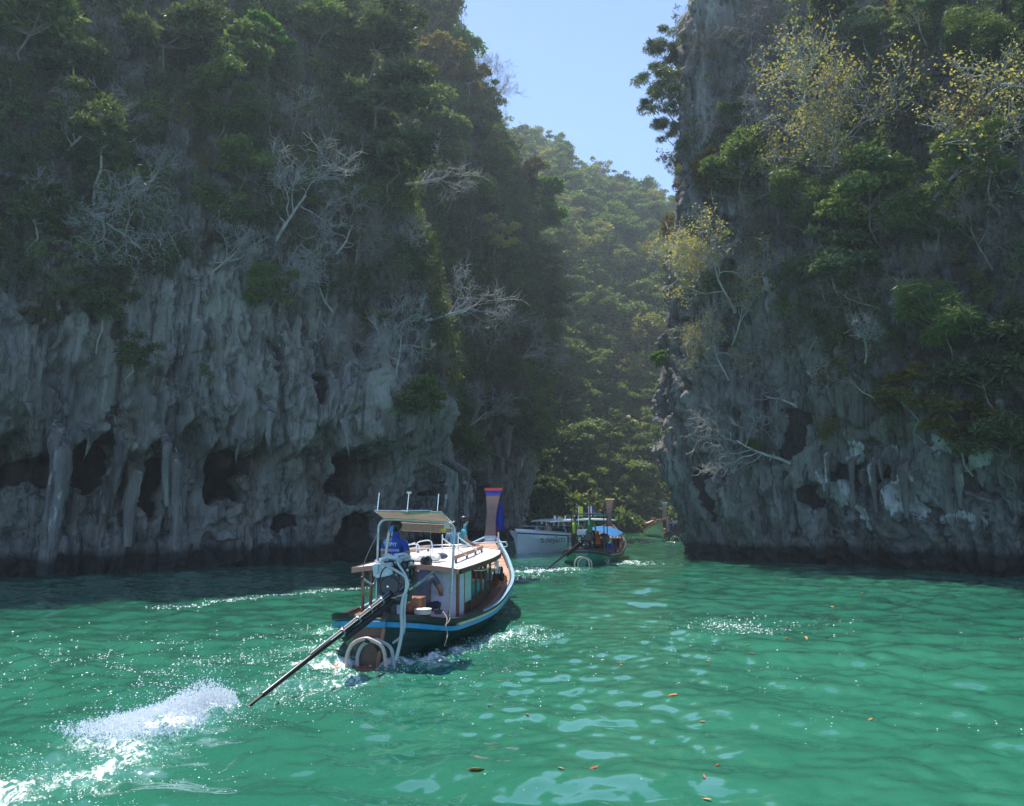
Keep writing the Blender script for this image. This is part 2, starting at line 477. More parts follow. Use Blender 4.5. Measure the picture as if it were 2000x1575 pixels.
LP = [(-46, 4), (-30, 14.5), (-16.5, 25.3), (-12.35, 29.1), (-8.7, 32.2), (-6.3, 33.5), (-5.0, 35.8), (-5.0, 43.0), (-4.6, 51.0), (-2.6, 56.5), (-0.2, 60.0), (1.2, 65.0), (0.8, 72), (-4, 80), (-16, 90)]
left = make_cliff('left_cliff', 'tall grey limestone cliff with hanging curtains of rock and forest above, left of the boats', LP, 800, 420,
    lambda y: np.maximum(0.8 * y + 4, 16), prof_left, M['rock_l'], 1,
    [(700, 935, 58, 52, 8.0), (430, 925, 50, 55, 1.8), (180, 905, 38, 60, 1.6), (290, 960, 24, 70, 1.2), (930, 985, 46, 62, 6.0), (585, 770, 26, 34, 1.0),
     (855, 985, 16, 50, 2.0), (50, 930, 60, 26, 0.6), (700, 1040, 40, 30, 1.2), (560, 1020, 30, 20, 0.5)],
    [(640, 740, 60, 70, 0.33), (600, 680, 30, 60, 0.35), (520, 890, 40, 60, 0.25), (380, 700, 16, 120, 0.42), (330, 680, 12, 110, 0.42), (455, 590, 12, 70, 0.45), (60, 1010, 60, 40, 0.35), (700, 830, 60, 30, 0.4), (960, 860, 20, 40, 0.45), (600, 980, 50, 50, 0.3)],
    veg_left)

# ---- right cliff
def prof_right(S, X, Y, Z, bx, by):
    w = 1 - sstep(1340, 1450, bx)
    tip = np.interp(Z, [-2, 0, 1.5, 3, 4.2, 5, 8, 12, 18, 27, 40], [-0.6, -0.45, -0.4, -0.2, 0.3, 0.7, 0.4, 0.0, 0.0, -1.2, -4])
    rest = np.interp(Z, [-2, 0, 0.9, 1.8, 4, 7, 12, 16, 40], [-0.9, -0.8, -0.5, 0.0, 0.3, 0.5, 0.1, -0.9, -7.5])
    return tip * w + rest * (1 - w)
def veg_right(bx, by, S, Z):
    n = fbm(bx / 90, by / 80, 6.0, 3)
    ln = np.interp(bx, [1200, 1340, 1500, 1560, 1650, 1750, 1950, 2050, 2400], [250, 560, 690, 640, 650, 790, 860, 1000, 1000])
    dens = np.interp(bx, [1200, 1330, 1400, 1550, 1680, 1800, 2400], [0.35, 0.5, 0.75, 0.8, 0.95, 1.0, 1.0])
    return sstep(-25, 25, ln - by + 70 * n) * dens * sstep(-0.45, 0.1, n + np.where(bx > 1600, 0.4, 0.05))
RP = [(34, 60), (23, 54), (14, 48), (10.2, 42.5), (8.6, 37.9), (8.9, 35.2), (13.7, 30.4), (16.7, 25.8), (22, 18.5), (33, 8)]
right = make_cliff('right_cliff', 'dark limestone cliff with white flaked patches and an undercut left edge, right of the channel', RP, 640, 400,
    lambda y: np.maximum(0.8 * y + 4, 16), prof_right, M['rock_r'], 2,
    [(1680, 935, 22, 30, 0.9), (1735, 945, 12, 34, 1.0), (1650, 925, 14, 22, 0.6), (1390, 960, 14, 60, 0.5), (1575, 975, 18, 24, 0.3), (1560, 850, 30, 50, 0.4)],
    [(1645, 960, 26, 48, 0.85), (1690, 885, 30, 30, 0.75), (1785, 960, 30, 55, 0.9), (1845, 868, 22, 22, 0.95), (1920, 910, 36, 10, 0.9), (1700, 1010, 14, 22, 0.8),
     (1845, 1005, 20, 26, 0.8), (1900, 1000, 50, 25, 0.72), (1500, 565, 14, 30, 0.75), (1555, 560, 12, 26, 0.7), (1650, 610, 12, 14, 0.7), (1435, 740, 26, 50, 0.5),
     (1490, 240, 14, 12, 0.6), (1450, 880, 12, 30, 0.5), (1580, 720, 10, 30, 0.5), (1530, 900, 10, 36, 0.55), (1985, 560, 20, 60, 0.4), (1780, 880, 16, 24, 0.6), (1980, 800, 20, 20, 0.6)],
    veg_right, flute=0.85)

# ---- far hill
def hill_h(X, Y):
    X = np.asarray(X, float); Y = np.asarray(Y, float)
    a = X / np.maximum(Y, 1)
    ridge = np.interp(a, [-0.8, -0.2, -0.03, 0.04, 0.08, 0.12, 0.16, 0.20, 0.3, 0.8], [112, 92, 79, 75.5, 71, 67.5, 64, 61, 52, 36])
    t = np.clip((Y - 74.5 - 2.0 * pn(X / 9, 3.3)) / 76, -1, 2.0)
    up = np.where(t < 1, 1.12 * t - 0.12 * t * t, 1.0 - 0.5 * (t - 1))
    up = np.where(t < 0, t * 1.5, up)
    n = 3.2 * fbm(X / 16, Y / 22, 0.3, 3) * sstep(0.0, 0.25, t) * (1 - 0.6 * sstep(0.8, 1, t))
    n = n + 4.0 * ridged(X / 26 + 0.3, Y / 60, 0.9, 2) * sstep(0.05, 0.4, t) * (1 - sstep(0.7, 1, t))
    return ridge * up + n
hx = np.linspace(-130, 130, 240); hy = np.linspace(70, 235, 170)
HX, HY = np.meshgrid(hx, hy, indexing='ij')
HZ = hill_h(HX, HY)
idx = np.arange(HX.size).reshape(HX.shape)
HF = np.stack([idx[:-1, :-1], idx[1:, :-1], idx[1:, 1:], idx[:-1, 1:]], -1).reshape(-1, 4)
mh, nt, b = newmat('hill_soil')
c = ramp(nt, noise(nt, pos(nt), 0.8, 6, 0.6), [(0.35, (0.02, 0.03, 0.012)), (0.7, (0.06, 0.06, 0.03))])
nt.links.new(c, b.inputs['Base Color']); b.inputs['Roughness'].default_value = 0.95
hill = bpy.data.objects.new('hill', mesh_np('hill', np.stack([HX, HY, HZ], -1).reshape(-1, 3), HF, [mh], True)); link(hill)
tag(hill, kind='structure', label='steep forested hill that closes the channel behind the boats')
# sea bed under the water
mb_ = MB(); mb_.box((0, 60, -3.0), (600, 600, 0.5))
bed = mb_.build('seabed', mh); tag(bed, kind='structure', label='sandy sea bed under the green water')

# ---- water: one polar sheet round the viewpoint, finer where nearer
rsw = np.random.RandomState(11)
def ocean(L, N, lam, slope, smooth, ang, spread, seed):
    rs = np.random.RandomState(seed)
    k1 = np.fft.fftfreq(N, L / N) * 2 * PI
    KX, KY = np.meshgrid(k1, k1, indexing='ij'); K = np.hypot(KX, KY); K[0, 0] = 1
    kp = 2 * PI / lam
    A = np.exp(-0.75 * (kp / K) ** 2) / K ** 2.0 * np.exp(-(K * smooth) ** 2)
    th = np.arctan2(KY, KX) - ang
    A = A * np.sqrt(spread + (1 - spread) * np.cos(th) ** 4)
    A[0, 0] = 0
    H = A * (rs.normal(size=K.shape) + 1j * rs.normal(size=K.shape))
    sx = np.fft.ifft2(1j * KX * H).real; sy = np.fft.ifft2(1j * KY * H).real
    f = slope / math.sqrt((sx ** 2 + sy ** 2).mean())
    h = np.fft.ifft2(H).real * f
    dx = np.fft.ifft2(-1j * KX / K * H).real * f; dy = np.fft.ifft2(-1j * KY / K * H).real * f
    return h, dx, dy
def sample(T, L, x, y):
    N = T.shape[0]; u = (x / L * N) % N; v = (y / L * N) % N
    i = np.floor(u).astype(int); j = np.floor(v).astype(int); a = u - i; b_ = v - j
    i %= N; j %= N; i1 = (i + 1) % N; j1 = (j + 1) % N
    return (T[i, j] * (1 - a) + T[i1, j] * a) * (1 - b_) + (T[i, j1] * (1 - a) + T[i1, j1] * a) * b_
O1 = ocean(31.0, 512, 2.0, 0.165, 0.06, R(72), 0.25, 3)      # low swell
O2 = ocean(13.0, 512, 0.5, 0.15, 0.025, R(100), 0.35, 5)   # ripples
rr = np.concatenate([[0.4, 1.0, 1.8], np.geomspace(2.6, 95, 640), [110, 135, 170, 230, 320]])
th_f = np.linspace(-42, 42, 640)
th_s = np.concatenate([np.geomspace(43, 180, 26)])
th = np.radians(np.concatenate([-th_s[::-1][1:], th_f, th_s]))
RR, TH = np.meshgrid(rr, th, indexing='ij')
WX = RR * np.sin(TH); WY = RR * np.cos(TH)
def seg_d(px, py, a, b_):
    a = np.array(a); b_ = np.array(b_); ab = b_ - a
    t = np.clip(((px - a[0]) * ab[0] + (py - a[1]) * ab[1]) / max(ab @ ab, 1e-9), 0, 1)
    return np.hypot(px - a[0] - t * ab[0], py - a[1] - t * ab[1]), t
def W(px, py):
    p = at_z(px, py, 0); return (p.x, p.y)
# (from, to, half width m at each end, strength, rough chop height)
WAKES_AND_GLITTER = [
    (W(450, 1380), W(330, 1420), 0.20, 0.42, 0.98, 0.05),
    (W(380, 1400), W(200, 1450), 0.42, 0.56, 0.86, 0.045),
    (W(270, 1470), W(60, 1545), 0.45, 0.6, 0.76, 0.04),
    (W(150, 1515), W(-350, 1640), 0.6, 0.95, 0.84, 0.04),
    (W(600, 1300), W(830, 1292), 0.45, 0.42, 1.0, 0.05),
    (W(520, 1340), W(700, 1330), 0.50, 0.55, 0.66, 0.03),
    (W(420, 1390), W(640, 1350), 0.35, 0.5, 0.6, 0.03),
    (W(830, 1290), W(930, 1262), 0.22, 0.26, 0.75, 0.04),
    (W(930, 1262), W(1040, 1225), 0.26, 0.26, 0.72, 0.04),
    (W(960, 1240), W(1080, 1250), 0.30, 0.3, 0.58, 0.03),
    (W(700, 1250), W(560, 1275), 0.3, 0.3, 0.62, 0.03),
    (W(690, 1220), W(600, 1235), 0.22, 0.3, 0.75, 0.03),
    (W(560, 1275), W(380, 1300), 0.35, 0.4, 0.50, 0.02),
    (W(720, 1148), W(560, 1160), 0.16, 0.14, 0.66, 0.01),  # glitter line, its sparkle painted white through the foam mask
    (W(560, 1160), W(300, 1190), 0.14, 0.18, 0.60, 0.01),  # rest of the painted glitter line
    (W(1010, 1118), W(1120, 1110), 0.8, 0.5, 0.85, 0.04),
    (W(1010, 1122), W(900, 1135), 0.7, 0.6, 0.72, 0.04),
    (W(1215, 1096), W(1262, 1104), 0.35, 0.5, 0.75, 0.04),
    (W(1120, 1100), W(1215, 1102), 0.35, 0.35, 0.72, 0.03),
    (W(1225, 1059), W(1330, 1058), 0.35, 0.35, 0.95, 0.02),
    (W(1400, 1215), W(1480, 1235), 0.30, 0.4, 0.46, 0.01),
    (W(300, 1395), W(170, 1415), 0.08, 0.08, 0.9, 0.02),
]
foam = np.zeros_like(WX); chop = np.zeros_like(WX)
for a, b_, w0, w1, st, ch in WAKES_AND_GLITTER:
    d, t = seg_d(WX, WY, a, b_)
    g = np.exp(-(d / (w0 + (w1 - w0) * t)) ** 2)
    foam = np.maximum(foam, st * g); chop = np.maximum(chop, ch * g)
# churned water behind the screw and round the stern
cx0, cy0 = W(560, 1330)
turb = np.exp(-((WX - cx0) / 3.2) ** 2 - ((WY - cy0) / 2.2) ** 2)
far_f = 1 - sstep(22, 44, RR)
h1, dx1, dy1 = [sample(t, 31.0, WX, WY) for t in O1]
h2, dx2, dy2 = [sample(t, 13.0, WX, WY) for t in O2]
amp = 0.75 + 0.5 * fbm(WX / 7, WY / 9, 0.5, 2)
calm = 0.55 + 0.45 * sstep(-0.5, 0.3, fbm(WX / 5 + 3, WY / 8, 1.5, 2))
WZ = amp * h1 * (1 - 0.3 * sstep(40, 70, RR)) + h2 * calm * far_f
WZ = WZ + chop * 2.2 * fbm(WX / 0.22, WY / 0.22, 0.4, 3) * far_f
WZ = WZ + turb * 0.035 * fbm(WX / 0.45, WY / 0.35, 2.4, 3)
# the mound thrown up behind the screw
mA = W(430, 1392); mB = W(300, 1425)
d, t = seg_d(WX, WY, mA, mB)
WZ = WZ + 0.075 * np.exp(-(d / 0.30) ** 2) * (0.7 + 0.6 * fbm(WX / 0.12, WY / 0.12, 1.4, 3))
d, t = seg_d(WX, WY, W(620, 1292), W(860, 1290))
WZ = WZ + 0.05 * np.exp(-(d / 0.25) ** 2)
WXd = WX + 0.9 * (dx1 * amp + dx2 * calm * far_f); WYd = WY + 0.9 * (dy1 * amp + dy2 * calm * far_f)
edge = 1 - sstep(38, 42, np.abs(np.degrees(TH))) ; WZ *= edge + (1 - edge) * 0.3
idx = np.arange(WX.size).reshape(WX.shape)
WF = np.stack([idx[:-1, :-1], idx[1:, :-1], idx[1:, 1:], idx[:-1, 1:]], -1).reshape(-1, 4)
mw, nt, b = newmat('sea_water'); p = pos(nt)
cl = ramp(nt, noise(nt, p, 0.09, 3, 0.5), [(0.35, (0.017, 0.132, 0.078)), (0.68, (0.038, 0.205, 0.122))])
fm = attr(nt, 'foam')
aer = ramp(nt, fm, [(0.25, 0.0), (1.2, 0.5)])
cl = mix(nt, aer, cl, (0.10, 0.36, 0.25))
nf1 = noise(nt, p, 16.0, 6, 0.75, 0.8)
nf2 = noise(nt, p, 3.0, 5, 0.65, 1.2)
ff = math_(nt, 'ADD', math_(nt, 'MULTIPLY', math_(nt, 'SUBTRACT', nf1, 0.5), 1.5), math_(nt, 'ADD', math_(nt, 'MULTIPLY', math_(nt, 'SUBTRACT', nf2, 0.5), 1.5), fm))
fmask = ramp(nt, ff, [(0.72, 0.0), (0.98, 1.0)])
cl = mix(nt, fmask, cl, (0.86, 0.88, 0.87))
nt.links.new(cl, b.inputs['Base Color'])
b.inputs['IOR'].default_value = 1.5; b.inputs['Specular IOR Level'].default_value = 0.9; b.inputs['Coat Weight'].default_value = 0.6; b.inputs['Coat Roughness'].default_value = 0.01
rgh = mix(nt, fmask, 0.015, 0.6); nt.links.new(rgh, b.inputs['Roughness'])
fine = noise(nt, p, 11.0, 4, 0.6, 0.4, (1, 1.6, 1))
fine2 = noise(nt, p, 2.6, 4, 0.6, 0.3, (0.8, 1.7, 1))
patch = ramp(nt, noise(nt, p, 0.5, 3, 0.5), [(0.42, 0.1), (0.65, 1.0)])
hh = math_(nt, 'ADD', math_(nt, 'MULTIPLY', math_(nt, 'MULTIPLY', fine, patch), 0.06), math_(nt, 'ADD', math_(nt, 'MULTIPLY', fine2, attr(nt, 'farf')), math_(nt, 'MULTIPLY', nf1, math_(nt, 'MULTIPLY', fm, 0.5))))
nt.links.new(bump(nt, hh, 0.6, 0.07), b.inputs['Normal'])
wme = mesh_np('water', np.stack([WXd, WYd, WZ], -1).reshape(-1, 3), WF, [mw], True)
fattr(wme, 'foam', foam); fattr(wme, 'farf', 0.9 * sstep(14, 34, RR) * (1 - 0.6 * sstep(40, 80, RR)))
water = bpy.data.objects.new('water', wme); link(water)
tag(water, kind='structure', label='emerald green sea water with ripples and white wake')
_wz = WZ
def water_h(x, y):
    r = math.hypot(x, y); t_ = math.atan2(x, y)
    i = int(np.argmin(np.abs(rr - r))); j = int(np.argmin(np.abs(th - t_)))
    return float(_wz[i, j])
# ================================================================= VEGETATION
def leaves_np(P, size, rs, up=0.4, asp=0.5, droop=0.0):
    n = len(P)
    d = rs.normal(size=(n, 3)); d[:, 2] = d[:, 2] * 0.6 - droop; d /= np.linalg.norm(d, axis=1)[:, None]
    nm = rs.normal(size=(n, 3)) * 0.8; nm[:, 2] += up * 2
    sd = np.cross(d, nm); sd /= np.linalg.norm(sd, axis=1)[:, None] + 1e-9
    nn = np.cross(sd, d)
    L = size * (0.6 + 0.8 * rs.rand(n))[:, None]
    a = P; t = P + d * L; w = L * asp * 0.5
    m_ = P + d * L * 0.45 + nn * L * 0.10
    l = m_ + sd * w; r_ = m_ - sd * w
    V = np.stack([a, l, t, r_], 1).reshape(-1, 3)
    F = np.arange(4 * n).reshape(n, 4)
    return V, F, np.repeat(rs.rand(n), 4)
def leaf_mesh(name, P, size, mat, rs, **k):
    V, F, lr = leaves_np(P, size, rs, **k)
    me = mesh_np(name, V, F, [mat], False); fattr(me, 'leafr', lr); return me
def ball_pts(rs, n, c, r, inner=0.35):
    d = rs.normal(size=(n, 3)); d /= np.linalg.norm(d, axis=1)[:, None]
    d[:, 2] = np.where(d[:, 2] < -0.3, -d[:, 2] * 0.5, d[:, 2])
    q = inner + (1 - inner) * rs.rand(n) ** 0.45
    return np.array(c) + d * np.array(r) * q[:, None]
def crown_pts(rs, lobes, per, rx=1.0, rz=0.75, lr=0.34, spread=0.78):
    out = []
    for i in range(lobes):
        a = rs.rand() * 2 * PI; q = rs.rand() ** 0.6 * spread; z = (rs.rand() * 1.7 - 0.7) * rz * math.sqrt(max(0, 1 - q * q))
        c = (q * rx * math.cos(a), q * rx * math.sin(a), z)
        k = lr * (0.6 + 0.8 * rs.rand())
        out.append((c, ball_pts(rs, int(per * (0.5 + k / lr)), c, (k, k, k * 0.7))))
    return out

def branchy(rs, mbt, mbw, p, d, L, r, lev, maxlev, tips, flat=0.5, up=0.08, kids=(3, 5), wob=0.28, ang=(25, 65)):
    k = 5 if lev < 2 else 4
    pts = [p]; dirs = d.normalized()
    for i in range(k):
        dirs = (dirs + Vector(rs.normal(size=3).tolist()) * wob * (0.6 if lev == 0 else 1) + Vector((0, 0, up))).normalized()
        pts.append(pts[-1] + dirs * (L / k))
    rad = [r * (1 - 0.62 * i / k) for i in range(k + 1)]
    (mbt if lev < 2 else mbw).tube(pts, rad, (7, 6, 4, 3, 3)[min(lev, 4)], cap=False)
    if lev >= maxlev:
        tips.append(pts[-1]); tips.append(pts[-2]); return
    n = rs.randint(kids[0], kids[1] + 1)
    for j in range(n):
        f = 0.35 + 0.65 * (j + rs.rand() * 0.7) / n; f = min(f, 1.0)
        i = min(int(f * k), k - 1); q = pts[i].lerp(pts[i + 1], f * k - i)
        tdir = (pts[i + 1] - pts[i]).normalized()
        ax = Vector(rs.normal(size=3).tolist()); ax.y *= 1 / max(flat, 0.05)
        ax = (ax - tdir * ax.dot(tdir)).normalized()
        a = R(rs.uniform(*ang)) * (1 if rs.rand() < 0.5 else -1)
        nd_ = Quaternion(ax, a) @ tdir
        branchy(rs, mbt, mbw, q, nd_, L * rs.uniform(0.5, 0.78), max(r * (1 - 0.6 * f) * 0.6, 0.004), lev + 1, maxlev, tips, flat, up, kids, wob, ang)

def mb_mesh(m, name, mat):
    me = bpy.data.meshes.new(name); me.from_pydata(m.v, [], m.f); me.materials.append(mat)
    me.polygons.foreach_set('use_smooth', [True] * len(me.polygons)); me.update(); return me

TREE = {}       # kind -> list of {part name: mesh}
def def_leafy(kind, n, mat, bark, lobes=13, per=150, leaf=0.13, lr=0.34, rz=0.75, seed=0, **k):
    TREE[kind] = []
    for i in range(n):
        rs = np.random.RandomState(seed * 100 + i)
        cl = crown_pts(rs, lobes, per, lr=lr, rz=rz)
        P = np.concatenate([c[1] for c in cl]); P[:, 2] += 0.75; P[:, 1] -= 0.55
        me = leaf_mesh('crown', P, leaf, mat, rs, **k)
        t = MB()
        top = Vector((rs.normal() * 0.1, -0.5, 0.45))
        t.tube([Vector((0, 0.15, -0.45)), Vector((rs.normal() * .08, -0.12, -0.2)), Vector((rs.normal() * .08, -0.38, 0.05)), top], [0.028, 0.025, 0.022, 0.018], 6, False)
        for c, pp in cl[:9]:
            e = Vector(c) + Vector((0, -0.55, 0.75)); m_ = top.lerp(e, 0.5) + Vector((rs.normal() * .08, rs.normal() * .08, -0.06))
            t.tube([top - Vector((0, 0, 0.1 * rs.rand())), m_, e], [0.012, 0.008, 0.003], 4, False)
        TREE[kind].append({'crown': me, 'trunk': mb_mesh(t, 'trunk', bark)})
def def_bare(kind, n, bark, seed, maxlev=3, L=1.0, r=0.045, leafm=None, leaf=0.09, lf=2, lean=0.35, start=(0, -0.5, 1), **k):
    TREE[kind] = []
    for i in range(n):
        rs = np.random.RandomState(seed * 100 + i)
        t, w, tips = MB(), MB(), []
        d = Vector(start) + Vector((rs.normal() * lean, 0, 0))
        branchy(rs, t, w, Vector((0, 0.12, -0.1)), d, L, r, 0, maxlev, tips, **k)
        D = {'trunk': mb_mesh(t, 'trunk', bark), 'branches': mb_mesh(w, 'branches', bark)}
        if leafm is not None:
            P = np.array([list(q) for q in tips for _ in range(lf)]) + rs.normal(size=(len(tips) * lf, 3)) * 0.045
            P = P[rs.rand(len(P)) < 0.8]
            D['leaves'] = leaf_mesh('leaves', P, leaf, leafm, rs, up=0.3, asp=0.6)
        TREE[kind].append(D)
def_leafy('dark', 3, M['leaf_dark'], M['bark_brown'], per=190, seed=1)
def_leafy('mid', 3, M['leaf_mid'], M['bark_brown'], per=190, seed=2)
def_leafy('bright', 2, M['leaf_bright'], M['bark_pale'], lobes=16, per=170, lr=0.27, rz=0.6, seed=3)
def_leafy('pale', 2, M['leaf_pale'], M['bark_pale'], lobes=14, per=120, lr=0.25, seed=4)
def_leafy('yellow', 2, M['leaf_yellow'], M['bark_pale'], lobes=12, per=90, lr=0.28, seed=5)
def_leafy('ochre', 2, M['leaf_ochre'], M['bark_pale'], lobes=18, per=130, lr=0.24, rz=0.6, seed=6)
def_leafy('bamboo', 2, M['leaf_pale'], M['bark_pale'], lobes=20, per=190, leaf=0.15, lr=0.22, rz=0.95, seed=7, asp=0.16, droop=0.7)
def_leafy('grassy', 2, M['leaf_mid'], M['bark_brown'], lobes=14, per=260, leaf=0.17, lr=0.3, seed=8, asp=0.14, droop=0.3)
def_leafy('bigleaf', 2, M['leaf_dark'], M['bark_pale'], lobes=14, per=120, leaf=0.12, lr=0.25, seed=9, asp=0.34)
def_bare('bare', 4, M['bark_pale'], 20, L=0.9, r=0.029, kids=(4, 5), maxlev=4)
def_bare('bare_brown', 3, M['bark_brown'], 21, L=0.85, r=0.022, kids=(4, 5), wob=0.22, maxlev=4)
def_bare('snag', 2, M['bark_dark'], 22, L=0.9, r=0.045, maxlev=4, start=(0.25, 0, 1), kids=(3, 4), wob=0.34, up=0.05)
def_bare('sparse', 3, M['bark_pale'], 23, L=0.9, r=0.022, maxlev=4, lf=5, leafm=M['leaf_yellow'], kids=(4, 5), leaf=0.030)
def_bare('sparse_dry', 2, M['bark_brown'], 24, L=0.8, r=0.03, leafm=M['leaf_dry'], kids=(4, 5), leaf=0.08, lf=5)
def_bare('sparse_pale', 2, M['bark_pale'], 25, L=0.8, r=0.03, leafm=M['leaf_pale'], kids=(4, 5), leaf=0.09, lf=5)
def_bare('sparse_ochre', 2, M['bark_brown'], 26, L=0.8, r=0.03, leafm=M['leaf_ochre'], kids=(4, 5), leaf=0.09, lf=7)
def_bare('drooping', 2, M['bark_pale'], 27, L=0.9, r=0.038, maxlev=4, up=-0.08, kids=(3, 4), wob=0.42, leafm=M['leaf_dark'], leaf=0.05, lf=3, start=(0.1, -0.8, 0.5))
NAME = {'dark': 'leafy_tree', 'mid': 'leafy_tree', 'bright': 'leafy_tree', 'pale': 'shrub', 'yellow': 'shrub', 'ochre': 'leafy_tree', 'bamboo': 'bamboo_clump', 'grassy': 'shrub',
        'bigleaf': 'broad_leaved_tree', 'bare': 'bare_tree', 'bare_brown': 'bare_tree', 'snag': 'dead_tree', 'sparse': 'sparse_tree', 'sparse_dry': 'sparse_tree', 'sparse_pale': 'sparse_tree',
        'sparse_ochre': 'sparse_tree', 'drooping': 'gnarled_tree'}
_cnt = {}
def put_tree(kind, loc, rz, scale, label, group=None, tilt=0.0, var=None, name=None, sx=1.0):
    k = _cnt.get(kind, 0); _cnt[kind] = k + 1
    D = TREE[kind][(k if var is None else var) % len(TREE[kind])]
    e = empty(name or NAME[kind], loc, 0)
    e.rotation_euler = Euler((0, tilt, rz))
    e.scale = (scale * sx, scale, scale)
    tag(e, label, 'shrub' if NAME[kind] in ('shrub', 'bamboo_clump') else 'tree', group)
    for nm, me in D.items():
        o_ = link(bpy.data.objects.new(nm, me), e)
        if nm == 'branches': o_['kind'] = 'stuff'
    return e
def cliff_tree(c, px, py, rpx, kind, label, tilt=0.0, group=None, var=None, sx=1.0, dy=None):
    """crown centre and radius as read in the photograph; the foot stands on the cliff below it"""
    P, rz = locate(c, px, py)
    dist = math.hypot(P.x, P.y)
    s = rpx / 1500 * dist * 1.02
    drop = 0.7 if kind in ('dark', 'mid', 'bright', 'pale', 'yellow', 'ochre', 'bamboo', 'grassy', 'bigleaf') else 0.95
    if kind == 'drooping': drop = 0.1
    if dy is not None: drop = dy
    k = (1.05 if drop == 0.95 else 1.0)
    P2, rz = locate(c, px + tilt * -600 / max(dist, 1) * 0, py + drop * rpx)
    if c is right and kind[:4] in ('spar', 'bare') and group is None: P2 = P2 + Vector((math.sin(rz), -math.cos(rz), 0)) * 0.45
    return put_tree(kind, P2, rz, s * k, label, group, tilt, var, sx=sx)

